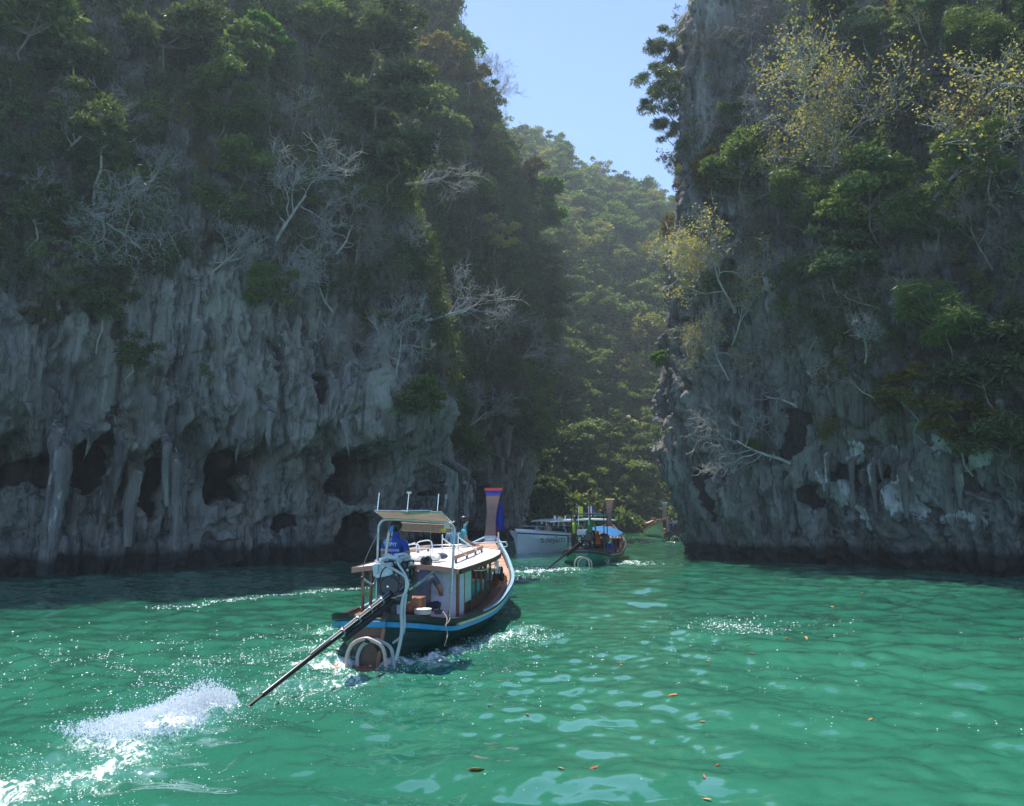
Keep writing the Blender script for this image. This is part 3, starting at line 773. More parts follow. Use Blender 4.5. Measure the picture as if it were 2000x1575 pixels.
TL = [
 (left, 55, 70, 95, 'mid', 'rounded green tree in the top left corner of the cliff forest'),
 (left, 120, 160, 60, 'dark', 'dark green tree just below the rounded one in the top left corner'),
 (left, 20, 150, 40, 'bigleaf', 'broad-leaved tree at the left edge of the photo under the corner tree'),
 (left, 500, 85, 60, 'bright', 'bright yellow-green sunlit crown alone in the dark upper left forest'),
 (left, 440, 130, 75, 'mid', 'green tree directly left of the sunlit yellow-green crown'),
 (left, 430, 215, 75, 'grassy', 'feathery green shrub below the sunlit crown in the upper left forest'),
 (left, 465, 335, 55, 'mid', 'small rounded green tree above the fan of pale bare twigs'),
 (left, 180, 390, 150, 'drooping', 'gnarled tree with thick pale twisting limbs hanging down the left cliff'),
 (left, 190, 280, 95, 'bigleaf', 'broad-leaved tree growing over the gnarled pale-limbed tree'),
 (left, 60, 430, 70, 'bigleaf', 'dark broad-leaved bush at the left edge beside the gnarled tree'),
 (left, 280, 430, 70, 'sparse_pale', 'twiggy tree with pale leaf tufts right of the gnarled tree'),
 (left, 400, 440, 90, 'bare', 'fan of pale bare twigs spreading above the rock curtains'),
 (left, 540, 350, 140, 'bare', 'tall bare tree with a long pale leaning trunk in the left forest', 0.5),
 (left, 620, 260, 110, 'bare_brown', 'brown bare tree high in the middle of the left forest'),
 (left, 560, 160, 60, 'sparse_dry', 'reddish dry-leaved tree right of the sunlit crown'),
 (left, 310, 90, 80, 'dark', 'dark tree between the corner tree and the sunlit crown'),
 (left, 700, 90, 90, 'dark', 'large dark tree under the top edge of the photo, left of the skyline'),
 (left, 620, 60, 60, 'mid', 'dull green tree under the top edge, right of the sunlit crown'),
 (left, 800, 120, 75, 'ochre', 'olive tree below the top of the left skyline'),
 (left, 868, 110, 55, 'bright', 'yellow-green crown near the top of the left skyline'),
 (left, 830, 30, 50, 'dark', 'dark tree at the very top of the left skyline'),
 (left, 905, 160, 50, 'ochre', 'olive crown half way down the left skyline'),
 (left, 950, 180, 38, 'pale', 'thin grey-green tree letting sky through at the left skyline'),
 (left, 900, 70, 40, 'sparse_dry', 'twiggy brown tree at the top of the left skyline'),
 (left, 925, 120, 45, 'bare', 'leafless grey twigs sticking out of the left skyline'),
 (left, 720, 200, 85, 'dark', 'dense dark tree in the upper middle of the left forest'),
 (left, 800, 240, 80, 'mid', 'mid-green tree below the olive tree of the left forest'),
 (left, 900, 260, 60, 'dark', 'dark crown under the olive skyline tree'),
 (left, 755, 330, 75, 'dark', 'dark tree above the long pale branches'),
 (left, 850, 360, 80, 'mid', 'spreading green tree left of the bright green crown'),
 (left, 955, 330, 50, 'mid', 'green tree between the dead tree and the bright green crown'),
 (left, 1010, 335, 45, 'ochre', 'yellowish crown just above the bright green one'),
 (left, 1035, 385, 62, 'bright', 'bright green sunlit crown at the right edge of the left cliff'),
 (left, 1060, 430, 45, 'bright', 'smaller bright green crown hanging below the bright green one'),
 (left, 955, 465, 48, 'yellow', 'orange-yellow leafed crown among bare twigs'),
 (left, 690, 430, 100, 'bare_brown', 'dense brown bare tree above the dark rock face'),
 (left, 660, 520, 90, 'bare', 'bare tree with a forked pale trunk above the pale rock ribs'),
 (left, 830, 500, 120, 'bare', 'large bare tree with long pale boughs in the middle of the left cliff', 0.4),
 (left, 935, 520, 100, 'bare_brown', 'wide bare tree under the orange-yellow crown', -0.3),
 (left, 780, 640, 95, 'bare', 'bare tree right of the pale rock ribs, thin upright stems'),
 (left, 650, 600, 60, 'bare', 'thin crooked bare stem hanging over the pale rock ribs'),
 (left, 960, 640, 90, 'bare', 'bare tree with one thick pale arched bough pointing right', 0.5),
 (left, 1035, 500, 45, 'dark', 'dark tree on the edge below the bright crowns'),
 (left, 1065, 560, 40, 'mid', 'green tree on the edge of the left cliff half way down'),
 (left, 1050, 620, 50, 'dark', 'dark green tree on the edge above the lower green tree'),
 (left, 1055, 690, 52, 'mid', 'green leafy tree low on the edge of the left cliff'),
 (left, 1085, 760, 40, 'sparse', 'pale yellow sparse tree at the lower edge of the left cliff'),
 (left, 900, 770, 95, 'bare', 'bare tree with wavy pale boughs over the lower rock', -0.3),
 (left, 1000, 770, 80, 'bare_brown', 'bare brown tree at the lower right of the left cliff'),
 (left, 965, 810, 55, 'dark', 'dark shrub hanging at the lower right of the left cliff'),
 (left, 815, 800, 55, 'mid', 'green shrub hanging between the pale boughs low on the left cliff'),
 (left, 1030, 840, 40, 'mid', 'green tuft at the lowest right corner of the left cliff foliage'),
 (left, 880, 885, 60, 'mid', 'small green bush above the dark sea cave'),
 (left, 700, 880, 40, 'bare', 'thin bare shrub on the lip of the big cave'),
 (left, 190, 600, 70, 'bigleaf', 'broad-leaved bush growing on the rock below the gnarled tree'),
 (left, 250, 690, 50, 'bigleaf', 'lower broad-leaved bush on the left rock curtains'),
 (left, 520, 570, 55, 'grassy', 'tufty shrub at the top of the pale rock ribs'),
 (right, 1312, 95, 52, 'bamboo', 'uppermost feathery tree on the left edge of the right cliff'),
 (right, 1305, 190, 55, 'bamboo', 'feathery pale green tree against the sky at the right cliff edge'),
 (right, 1300, 250, 40, 'bamboo', 'lowest feathery clump against the sky at the right cliff edge'),
 (right, 1275, 120, 60, 'sparse_pale', 'thin tree leaning out over the sky from the right cliff', -0.9),
 (right, 1330, 300, 36, 'sparse_dry', 'brown twiggy bush on the edge under the feathery clumps'),
 (right, 1270, 400, 45, 'sparse_ochre', 'thin orange-green tree leaning out from the right cliff over the hill', -0.9),
 (right, 1290, 470, 30, 'sparse', 'small yellow bush on the left edge of the right cliff'),
 (right, 1480, 60, 120, 'bare_brown', 'large bare brown tree at the top left of the right cliff'),
 (right, 1600, 70, 100, 'bare', 'bare tree with a pale arched bough at the top of the right cliff', -0.5),
 (right, 1450, 170, 110, 'bare_brown', 'bare brown tree left of the pale green round shrub'),
 (right, 1560, 190, 80, 'bare', 'bare upright stems between the brown tree and the yellow-leafed tree'),
 (right, 1435, 245, 42, 'pale', 'round pale green shrub on bare rock high on the right cliff'),
 (right, 1390, 325, 40, 'ochre', 'yellow-green shrub beside the edge of the right cliff'),
 (right, 1470, 335, 70, 'mid', 'green spreading tree under the round pale shrub'),
 (right, 1400, 365, 42, 'ochre', 'lower yellow-green shrub left of the spreading tree'),
 (right, 1650, 230, 165, 'sparse', 'left half of the wide pale-limbed tree with scattered yellow leaves', -0.35),
 (right, 1800, 240, 175, 'sparse', 'right half of the wide pale-limbed tree with scattered yellow leaves', 0.6),
 (right, 1640, 320, 90, 'sparse_pale', 'grey-green twiggy tree below the yellow-leafed tree'),
 (right, 1700, 70, 55, 'pale', 'pale green leafy branch near the top of the right cliff'),
 (right, 1800, 40, 60, 'pale', 'pale green bush touching the top edge of the photo on the right'),
 (right, 1930, 90, 60, 'grassy', 'grassy shrub in the top right corner'),
 (right, 1620, 40, 70, 'dark', 'dark green tree at the top of the right cliff'),
 (right, 1940, 330, 70, 'grassy', 'large feathery shrub right of the yellow-leafed tree'),
 (right, 1720, 400, 80, 'mid', 'green shrub under the crooked pale bough'),
 (right, 1600, 400, 70, 'grassy', 'drooping green shrub in the middle of the right cliff'),
 (right, 1850, 440, 70, 'grassy', 'feathery shrub at the middle right of the cliff'),
 (right, 1950, 430, 90, 'bare_brown', 'bare brown tree at the right edge of the photo'),
 (right, 1440, 480, 125, 'sparse', 'sparse tree with many cream leaves near the edge of the right cliff'),
 (right, 1375, 500, 50, 'sparse', 'small sparse tree with yellow leaves on the very edge of the right cliff'),
 (right, 1500, 440, 55, 'sparse_dry', 'brown-leaved twigs right of the cream-leaved tree'),
 (right, 1430, 590, 85, 'sparse', 'middle cream-leaved tree hanging over the bare rock'),
 (right, 1425, 650, 85, 'sparse', 'lowest cream-leaved tree hanging over the bare rock'),
 (right, 1570, 645, 55, 'sparse_dry', 'orange-brown leafed bush right of the lowest cream-leaved tree'),
 (right, 1655, 510, 80, 'pale', 'pale green tree in the middle of the right cliff'),
 (right, 1620, 560, 45, 'pale', 'smaller pale green bush hanging left of the pale green tree'),
 (right, 1800, 540, 90, 'bare_brown', 'bare brown tree right of the pale green tree'),
 (right, 1700, 640, 70, 'bare', 'crooked bare bough crossing the dark rock'),
 (right, 1880, 630, 80, 'grassy', 'green feathery shrub above the ochre tree'),
 (right, 1530, 790, 110, 'bare', 'white bare branches spreading to the left over the dark rock', -1.0),
 (right, 1560, 730, 70, 'bare', 'thin bare twigs above the white bare branches', -0.8),
 (right, 1635, 735, 62, 'sparse_ochre', 'sparse olive-leaved tree beside the white bare branches'),
 (right, 1640, 840, 42, 'sparse_ochre', 'small olive bush below the sparse olive-leaved tree'),
 (right, 1720, 720, 60, 'bare', 'bare tree between the olive-leaved tree and the ochre tree'),
 (right, 1800, 785, 72, 'ochre', 'ochre-green spreading tree low on the right cliff'),
 (right, 1885, 840, 70, 'ochre', 'ochre-green tree at the lower right, below the spreading one'),
 (right, 1960, 740, 80, 'dark', 'dark leafy tree at the right edge beside the ochre trees'),
 (right, 1970, 880, 60, 'dark', 'dark bush at the right edge below the dark leafy tree'),
 (right, 1300, 700, 26, 'bright', 'bright green tuft on the lit edge of the right cliff'),
 (right, 1292, 840, 30, 'sparse_pale', 'light green leafy twigs low on the lit edge of the right cliff'),
 (right, 1480, 880, 22, 'mid', 'small green tuft on the bare lower rock of the right cliff'),
]
for t_ in TL:
    c_, px_, py_, rp_, kind_, lab_ = t_[:6]
    cliff_tree(c_, px_, py_, rp_, kind_, lab_, tilt=t_[6] if len(t_) > 6 else 0.0)

rs = np.random.RandomState(91)
for i in range(34):                     # nameless bare trees all through the shaded forest
    px_, py_ = rs.uniform(80, 1010), rs.uniform(60, 800)
    if py_ > np.interp(px_, [0, 300, 450, 650, 850, 1040], [520, 520, 500, 640, 780, 800]): continue
    cliff_tree(left, px_, py_, rs.uniform(55, 105), 'bare' if rs.rand() < .55 else 'bare_brown', 'leafless pale-limbed tree tangled in the shaded forest of the left cliff', tilt=rs.uniform(-.9, .9), group='leafless trees of the left cliff forest')
for i in range(26):
    px_, py_ = rs.uniform(1360, 1990), rs.uniform(20, 780)
    if py_ > np.interp(px_, [1340, 1600, 2000], [560, 690, 860]): continue
    cliff_tree(right, px_, py_, rs.uniform(45, 90), ('bare', 'bare_brown', 'sparse_dry', 'sparse_pale')[rs.randint(4)], 'twiggy half-bare tree clinging to the upper right cliff', tilt=rs.uniform(-.9, .9), group='twiggy trees of the right cliff')

cand = np.argwhere((np.abs(left.py - 288) < 8) & (left.px < 1100)); bi = max(cand, key=lambda ij: left.px[ij[0], ij[1]])
sp_ = left.V[bi[0], bi[1]]
put_tree('snag', Vector((sp_[0] + .5, sp_[1] - .6, sp_[2] - .5)), 0.0, 2.1, 'dark dead tree with bent limbs standing against the sky', tilt=0.4)

# ---- undergrowth on the cliffs: leaf clumps too many to count
def scatter(name, label, pts, rots, scales, idxs, meshes):
    src = bpy.data.collections.new(name + '_source')
    for i, me in enumerate(meshes):
        o = bpy.data.objects.new('%s_%02d' % (name, i), me); src.objects.link(o)
    me = bpy.data.meshes.new(name); n = len(pts)
    me.vertices.add(n); me.vertices.foreach_set('co', np.asarray(pts, np.float32).ravel())
    a = me.attributes.new('rot', 'FLOAT_VECTOR', 'POINT'); a.data.foreach_set('vector', np.asarray(rots, np.float32).ravel())
    a = me.attributes.new('scl', 'FLOAT', 'POINT'); a.data.foreach_set('value', np.asarray(scales, np.float32))
    a = me.attributes.new('idx', 'INT', 'POINT'); a.data.foreach_set('value', np.asarray(idxs, np.int32))
    me.update()
    ob = bpy.data.objects.new(name, me); link(ob); tag(ob, label, None, None, 'stuff')
    g = bpy.data.node_groups.new(name, 'GeometryNodeTree')
    g.interface.new_socket('Geometry', in_out='INPUT', socket_type='NodeSocketGeometry')
    g.interface.new_socket('Geometry', in_out='OUTPUT', socket_type='NodeSocketGeometry')
    gi = g.nodes.new('NodeGroupInput'); go = g.nodes.new('NodeGroupOutput')
    iop = g.nodes.new('GeometryNodeInstanceOnPoints'); ci = g.nodes.new('GeometryNodeCollectionInfo')
    ci.inputs['Collection'].default_value = src; ci.inputs['Separate Children'].default_value = True; ci.inputs['Reset Children'].default_value = True
    def na(nm, ty):
        x = g.nodes.new('GeometryNodeInputNamedAttribute'); x.data_type = ty; x.inputs[0].default_value = nm; return x.outputs[0]
    L = g.links.new
    L(gi.outputs[0], iop.inputs['Points']); L(ci.outputs[0], iop.inputs['Instance'])
    iop.inputs['Pick Instance'].default_value = True
    L(na('idx', 'INT'), iop.inputs['Instance Index']); L(na('rot', 'FLOAT_VECTOR'), iop.inputs['Rotation']); L(na('scl', 'FLOAT'), iop.inputs['Scale'])
    L(iop.outputs[0], go.inputs[0])
    md = ob.modifiers.new('scatter', 'NODES'); md.node_group = g
    return ob
def clump_mesh(i, mat, n=260, leaf=0.13, r=(0.6, 0.45, 0.5), **k):
    rs = np.random.RandomState(500 + i)
    P = np.concatenate([ball_pts(rs, n // 4, (rs.normal() * .28, rs.normal() * .15 - .1, rs.normal() * .25), [q * rs.uniform(.5, .8) for q in r]) for _ in range(4)])
    return leaf_mesh('leaf_clump', P, leaf, mat, rs, **k)
def twig_mesh(i, mat):
    rs = np.random.RandomState(600 + i); t, w, tips = MB(), MB(), []
    for q in range(3):
        branchy(rs, t, t, Vector((rs.normal() * .1, 0.1, -0.3)), Vector((rs.normal() * .6, -0.6, 0.6)), 0.6, 0.013, 1, 3, tips, kids=(3, 4), wob=0.3)
    return mb_mesh(t, 'twigs', mat)
CL = [clump_mesh(0, M['leaf_dark']), clump_mesh(1, M['leaf_dark'], leaf=0.10), clump_mesh(2, M['leaf_mid']), clump_mesh(3, M['leaf_mid'], leaf=0.15, asp=0.18, droop=.3, n=300),
      clump_mesh(4, M['leaf_dry'], leaf=0.09, n=160), clump_mesh(5, M['leaf_dark'], leaf=0.16, asp=0.35, n=200), twig_mesh(6, M['bark_brown']), twig_mesh(7, M['bark_pale']), clump_mesh(8, M['leaf_ochre'], n=160)]
def cover(c, name, label, n, seed, wts, lo=0.62, hi=1.35):
    rs = np.random.RandomState(seed)
    dS = np.abs(np.gradient(c.V[..., 0], axis=0)) + np.abs(np.gradient(c.V[..., 1], axis=0)); dZ = np.abs(np.gradient(c.V[..., 2], axis=1))
    vis = (c.px > -700) & (c.px < 2700) & (c.py > -500) & (c.V[..., 1] > 6)
    w = dS * dZ * np.clip(c.veg, 0, 1) ** 1.5 * vis * (1 + 2.0 * ((c.px > -60) & (c.px < 2060) & (c.py > -60)))
    w = w.ravel() / w.sum()
    k = rs.choice(w.size, n, p=w)
    P = c.V.reshape(-1, 3)[k].copy(); Nn = np.repeat(c.N[:, None, :], c.V.shape[1], 1).reshape(-1, 2)[k]
    off = rs.rand(n) * 0.35
    P[:, 0] += Nn[:, 0] * off; P[:, 1] += Nn[:, 1] * off
    rz = np.arctan2(Nn[:, 0], -Nn[:, 1]) + rs.normal(size=n) * 0.5
    rot = np.stack([rs.normal(size=n) * 0.35, rs.normal(size=n) * 0.6, rz], 1)
    zone = fbm(P[:, 0] / 3.2, P[:, 2] / 3.2, P[:, 1] / 4, 2)
    wts = np.array(wts, float); cw = np.cumsum(wts / wts.sum())
    u = np.clip(0.5 + 0.42 * zone + rs.normal(size=n) * 0.22, 0, 0.999)
    ix = np.searchsorted(cw, u)
    sc = (lo + (hi - lo) * rs.rand(n)) * np.clip(np.hypot(P[:, 0], P[:, 1]) / 34, 0.85, 1.9)
    sparse = np.clip(c.veg, 0, 1).ravel()[k] < 0.55
    sc[sparse] *= 0.6
    return scatter(name, label, P, rot, sc, ix, CL)
#        dark dark2 mid grass dry broad twigB twigP ochre   (order follows the zone noise)
cover(left, 'cliff_undergrowth', 'dense shaded undergrowth and twigs covering the upper left cliff', 7500, 5, [3, 2.2, 1.2, 0.7, 0.8, 0.8, 2.2, 1.8, 0.3])
cover(right, 'cliff_undergrowth', 'undergrowth, dry twigs and feathery plants clinging to the upper right cliff', 3200, 6, [1.1, 1.5, 1.2, 1.4, 1.6, 0.4, 2.2, 2.0, 1.3], 0.45, 1.05)

# ---- the far hill: trees one can tell apart, over low scrub
def_leafy('far', 4, M['leaf_far'], M['bark_brown'], lobes=15, per=80, leaf=0.15, lr=0.3, rz=0.6, seed=12, up=1.2)
def_leafy('far_y', 2, M['leaf_far_y'], M['bark_brown'], lobes=15, per=60, leaf=0.14, lr=0.28, seed=13, up=1.2)
for D in TREE['far'] + TREE['far_y']:       # stand upright
    for me in D.values():
        co = np.empty(len(me.vertices) * 3, np.float32); me.vertices.foreach_get('co', co); co = co.reshape(-1, 3)
        co[:, 1] += 0.5 * np.clip((co[:, 2] + 0.75) / 1.2, 0, 1); me.vertices.foreach_set('co', co.ravel()); me.update()
def_leafy('far_l', 2, M['leaf_far'], M['bark_pale'], lobes=20, per=55, leaf=0.14, lr=0.22, rz=0.85, seed=14, up=1.0)
NAME['far_l'] = NAME['far'] = NAME['far_y'] = 'hillside_tree'
SPECIAL = [(1050, 300, 24, 'far_y', 'pale lime-green round tree high on the far hill beside the dead tree'),
           (1115, 440, 24, 'far', 'big round tree in the upper middle of the far hill'),
           (1140, 490, 38, 'far_y', 'large tan-yellow tree crown in the middle of the far hill'),
           (1165, 530, 30, 'far', 'fresh green tree just below the tan-yellow crown'),
           (1243, 590, 22, 'far', 'rounded pale tree on the right of the far hill'),
           (1230, 720, 36, 'far_y', 'dry pinkish-tan tree low on the far hill beside the right cliff')]
placed = []
rs = np.random.RandomState(42)
def hill_at(px, py):
    d = ray(px, py); lo = 70.0
    for t in np.arange(72, 190, 0.5):
        q = Vector((0, 0, CAM_H)) + d * (t / d.y)
        if q.z < float(hill_h(q.x, q.y)): return q
    return None
for px_, py_, rp_, kd_, lab_ in SPECIAL:
    q = hill_at(px_, py_ + rp_ * 0.8)
    if q is None: continue
    placed.append((q.x, q.y))
    put_tree(kd_, (q.x, q.y, float(hill_h(q.x, q.y)) + 0.3), rs.rand() * 6.28, rp_ / 1500 * q.y * 1.05, lab_)
tries = 0; nh = 0
while nh < 285 and tries < 30000:
    tries += 1
    Y = 75.5 + 80 * rs.rand() ** 0.9; X = Y * rs.uniform(-0.06, 0.235)
    Rr = rs.uniform(1.7, 3.3) * (0.8 if Y < 90 else 1.0)
    if any((X - a) ** 2 + ((Y - b_) * 1.25) ** 2 < (1.05 * Rr) ** 2 for a, b_ in placed): continue
    placed.append((X, Y)); nh += 1
    z = float(hill_h(X, Y))
    kd = 'far_y' if rs.rand() < 0.13 and Y > 92 else 'far'; t01 = (Y - 75.5) / 80
    if kd == 'far' and rs.rand() < .35: kd = 'far_l'
    put_tree(kd, (X, Y, z + 0.55 * Rr), rs.rand() * 6.28, Rr, ('%s tree %s of the far hill' % ('round green' if kd != 'far_y' else 'round yellowish', 'close above the waterline' if t01 < .16 else 'on the lower slope' if t01 < .42 else 'on the upper slope' if t01 < .84 else 'along the ridge')), 'trees of the forest on the far hill', sx=rs.uniform(.85, 1.4))
FC = [clump_mesh(20, M['leaf_mid'], n=160, leaf=0.22), clump_mesh(21, M['leaf_mid'], n=160, leaf=0.2), clump_mesh(22, M['leaf_far_y'], n=120, leaf=0.18), twig_mesh(23, M['bark_pale'])]
n = 2600
Y = 74 + 84 * rs.rand(n); X = Y * rs.uniform(-0.35, 0.45, n)
n2 = 1500
Y = np.concatenate([Y, 74 + 84 * rs.rand(n2)]); X = np.concatenate([X, Y[n:] * rs.uniform(-0.07, 0.24, n2)])
P = np.stack([X, Y, hill_h(X, Y) + 0.5], 1)
scatter('hill_undergrowth', 'scrub and small crowns filling the forest on the far hill', P, np.stack([rs.normal(size=len(X)) * .3, rs.normal(size=len(X)) * .3, rs.rand(len(X)) * 6.28], 1),
        rs.uniform(1.6, 3.4, len(X)), rs.choice(4, len(X), p=[.45, .35, .1, .1]), FC)
# ================================================================= BOATS
B = {}
B['wood'] = wood('varnished_wood', (0.22, 0.085, 0.04), (0.36, 0.16, 0.08), 0.4)
B['wood_l'] = wood('sunbleached_wood', (0.34, 0.17, 0.10), (0.52, 0.29, 0.18), 0.55)
B['wood_d'] = wood('dark_wood', (0.07, 0.035, 0.022), (0.14, 0.07, 0.045), 0.5)
B['wood_prow'] = wood('prow_wood', (0.17, 0.085, 0.065), (0.27, 0.15, 0.12), 0.5, axis=2)
B['white'] = simple('white_paint', (0.78, 0.77, 0.78), 0.4, var=0.05, dirt=0.18)
B['lav'] = simple('panel_paint', (0.60, 0.60, 0.74), 0.35, var=0.05, dirt=0.2)
B['mint'] = simple('mint_glass', (0.42, 0.58, 0.52), 0.2, var=0.06)
B['blue'] = simple('blue_paint', (0.02, 0.26, 0.52), 0.35, var=0.12, dirt=0.25)
B['lblue'] = simple('light_blue_paint', (0.22, 0.42, 0.58), 0.4, var=0.1, dirt=0.3)
B['cream'] = simple('cream_paint', (0.55, 0.50, 0.38), 0.45, var=0.1, dirt=0.35)
B['green'] = simple('hull_green', (0.010, 0.055, 0.044), 0.3, var=0.2, dirt=0.35, scale=4)
B['green2'] = simple('hull_green_bright', (0.015, 0.20, 0.135), 0.3, var=0.12, dirt=0.2, scale=4)
B['black'] = simple('black_rubber', (0.012, 0.012, 0.014), 0.45, var=0.2)
B['blackm'] = simple('black_oily_metal', (0.018, 0.02, 0.022), 0.28, 0.3, var=0.3, scale=20)
B['steel'] = simple('stainless_steel', (0.55, 0.57, 0.58), 0.25, 0.85, var=0.08)
B['grey'] = simple('grey_pipe', (0.20, 0.24, 0.24), 0.45, var=0.12, dirt=0.3)
B['galv'] = simple('galvanised_tube', (0.42, 0.47, 0.46), 0.35, 0.4, var=0.1, dirt=0.2)
B['alu'] = simple('engine_housing_paint', (0.50, 0.56, 0.60), 0.35, var=0.1, dirt=0.4)
B['pink'] = simple('pink_hose', (0.60, 0.42, 0.36), 0.4, var=0.1, dirt=0.3)
B['pvc'] = simple('grey_hose', (0.42, 0.45, 0.43), 0.4, var=0.08, dirt=0.25)
B['ivory'] = simple('ivory_hose', (0.62, 0.58, 0.40), 0.4, var=0.08)
B['tarp'] = simple('awning_cloth', (0.80, 0.60, 0.55), 0.8, var=0.15, scale=3, dirt=0.3)
B['cloth_w'] = simple('white_cloth', (0.75, 0.72, 0.64), 0.8, var=0.08)
B['cblue'] = simple('royal_blue_cloth', (0.01, 0.03, 0.32), 0.8, var=0.2)
B['cred'] = simple('red_cloth', (0.42, 0.02, 0.03), 0.8, var=0.1)
B['teal'] = simple('teal_cloth', (0.10, 0.42, 0.45), 0.8, var=0.1)
B['turq'] = simple('turquoise_plastic', (0.02, 0.42, 0.38), 0.35, var=0.1)
B['orange'] = simple('orange_cloth', (0.7, 0.16, 0.02), 0.7, var=0.1)
B['yellow'] = simple('yellow_cloth', (0.72, 0.62, 0.03), 0.7, var=0.1)
B['skin'] = simple('skin', (0.30, 0.15, 0.09), 0.5, var=0.06)
B['skin_l'] = simple('skin_light', (0.52, 0.30, 0.21), 0.5, var=0.06)
B['hair'] = simple('black_hair', (0.012, 0.010, 0.010), 0.45, var=0.2, scale=30)
B['shirt_b'] = simple('blue_shirt', (0.012, 0.06, 0.34), 0.85, var=0.15)
B['shirt_g'] = simple('slate_shirt', (0.085, 0.09, 0.135), 0.9, var=0.12)
B['lime'] = simple('lime_shirt', (0.33, 0.52, 0.04), 0.85, var=0.1)
B['dgreen'] = simple('green_cloth', (0.02, 0.22, 0.08), 0.85, var=0.1)
B['navy'] = simple('navy_cloth', (0.015, 0.02, 0.05), 0.85, var=0.2)
B['gel'] = simple('gelcoat_white', (0.72, 0.76, 0.80), 0.22, var=0.03, dirt=0.08, scale=3)
B['gelgrey'] = simple('gelcoat_grey', (0.36, 0.40, 0.44), 0.3, var=0.05)
B['tarpb'] = simple('blue_tarp', (0.03, 0.20, 0.50), 0.35, var=0.15, scale=4)
B['rope'] = simple('rope', (0.40, 0.36, 0.28), 0.9, var=0.2, scale=60, bumpy=0.4)
B['orope'] = simple('orange_rope', (0.62, 0.25, 0.06), 0.8, var=0.2, scale=60)
nt_ = B['tarp'].node_tree; b_ = nt_.nodes['Principled BSDF']; tr_ = nt_.nodes.new('ShaderNodeBsdfTranslucent'); tr_.inputs[0].default_value = (0.75, 0.62, 0.55, 1)
mx_ = nt_.nodes.new('ShaderNodeMixShader'); mx_.inputs[0].default_value = 0.3; nt_.links.new(b_.outputs[0], mx_.inputs[1]); nt_.links.new(tr_.outputs[0], mx_.inputs[2]); nt_.links.new(mx_.outputs[0], nt_.nodes['Material Output'].inputs[0])
mg, nt, b = newmat('tinted_glass'); b.inputs['Base Color'].default_value = (0.02, 0.03, 0.035, 1); b.inputs['Roughness'].default_value = 0.05; B['glass'] = mg
B['letter'] = simple('white_print', (0.62, 0.68, 0.80), 0.8, var=0.1)
B['sign_ink'] = simple('dark_lettering', (0.03, 0.04, 0.05), 0.5, var=0.1)

def stations(tab, n=44):
    T = np.array(tab, float); a = np.linspace(T[0, 0], T[-1, 0], n)
    # smooth interpolation through the table
    out = [a]
    for k in range(1, T.shape[1]):
        P = catmull([(x, y) for x, y in zip(T[:, 0], T[:, k])], 400)
        out.append(np.interp(a, P[:, 0], P[:, 1]))
    return np.stack(out, 1)
def hull_rows(S, inset=0.0, zmin=None):
    rows = []
    for a, b_, g, bw in S:
        sec = []
        for t in (1, .88, .7, .5, .3, .12, 0):
            x = bw + (b_ - bw) * t ** 0.75 - inset; z = g * t
            if zmin is not None: z = max(z, zmin)
            sec.append((max(x, 0.02), z))
        if zmin is None: sec += [(bw * 0.72, -0.16), (bw * 0.36, -0.28), (0.01, -0.36)]
        rows.append([Vector((-x, a, z)) for x, z in sec] + [Vector((x, a, z)) for x, z in sec[::-1]])
    return rows
def strake(m, S, side, a0, a1, z0, z1, o0, o1):
    rows = []
    for a, b_, g, bw in S:
        if a < a0 or a > a1: continue
        q = [(o0, z0), (o1, z0), (o1, z1), (o0, z1)]
        rows.append([Vector((side * (b_ + o), a, g + z)) for o, z in q])
    m.loft(rows, closed=True)
    m.add(rows[0], [(0, 1, 2, 3)]); m.add(rows[-1], [(3, 2, 1, 0)])
def pipe(name, mat, parent, pts, r, n=8, smoothpts=True, label=None):
    if smoothpts and len(pts) > 2:
        P = [Vector(p) for p in pts]; P = [P[0]] + P + [P[-1]]; out = []
        for i in range(len(pts) - 1):
            p0, p1, p2, p3 = P[i], P[i + 1], P[i + 2], P[i + 3]
            for t in (0, .2, .4, .6, .8):
                out.append(0.5 * ((2 * p1) + (p2 - p0) * t + (2 * p0 - 5 * p1 + 4 * p2 - p3) * t * t + (3 * p1 - p0 - 3 * p2 + p3) * t ** 3))
        out.append(Vector(pts[-1])); pts = out
    return part(name, mat, parent, lambda m: m.tube(pts, r, n), label=label)

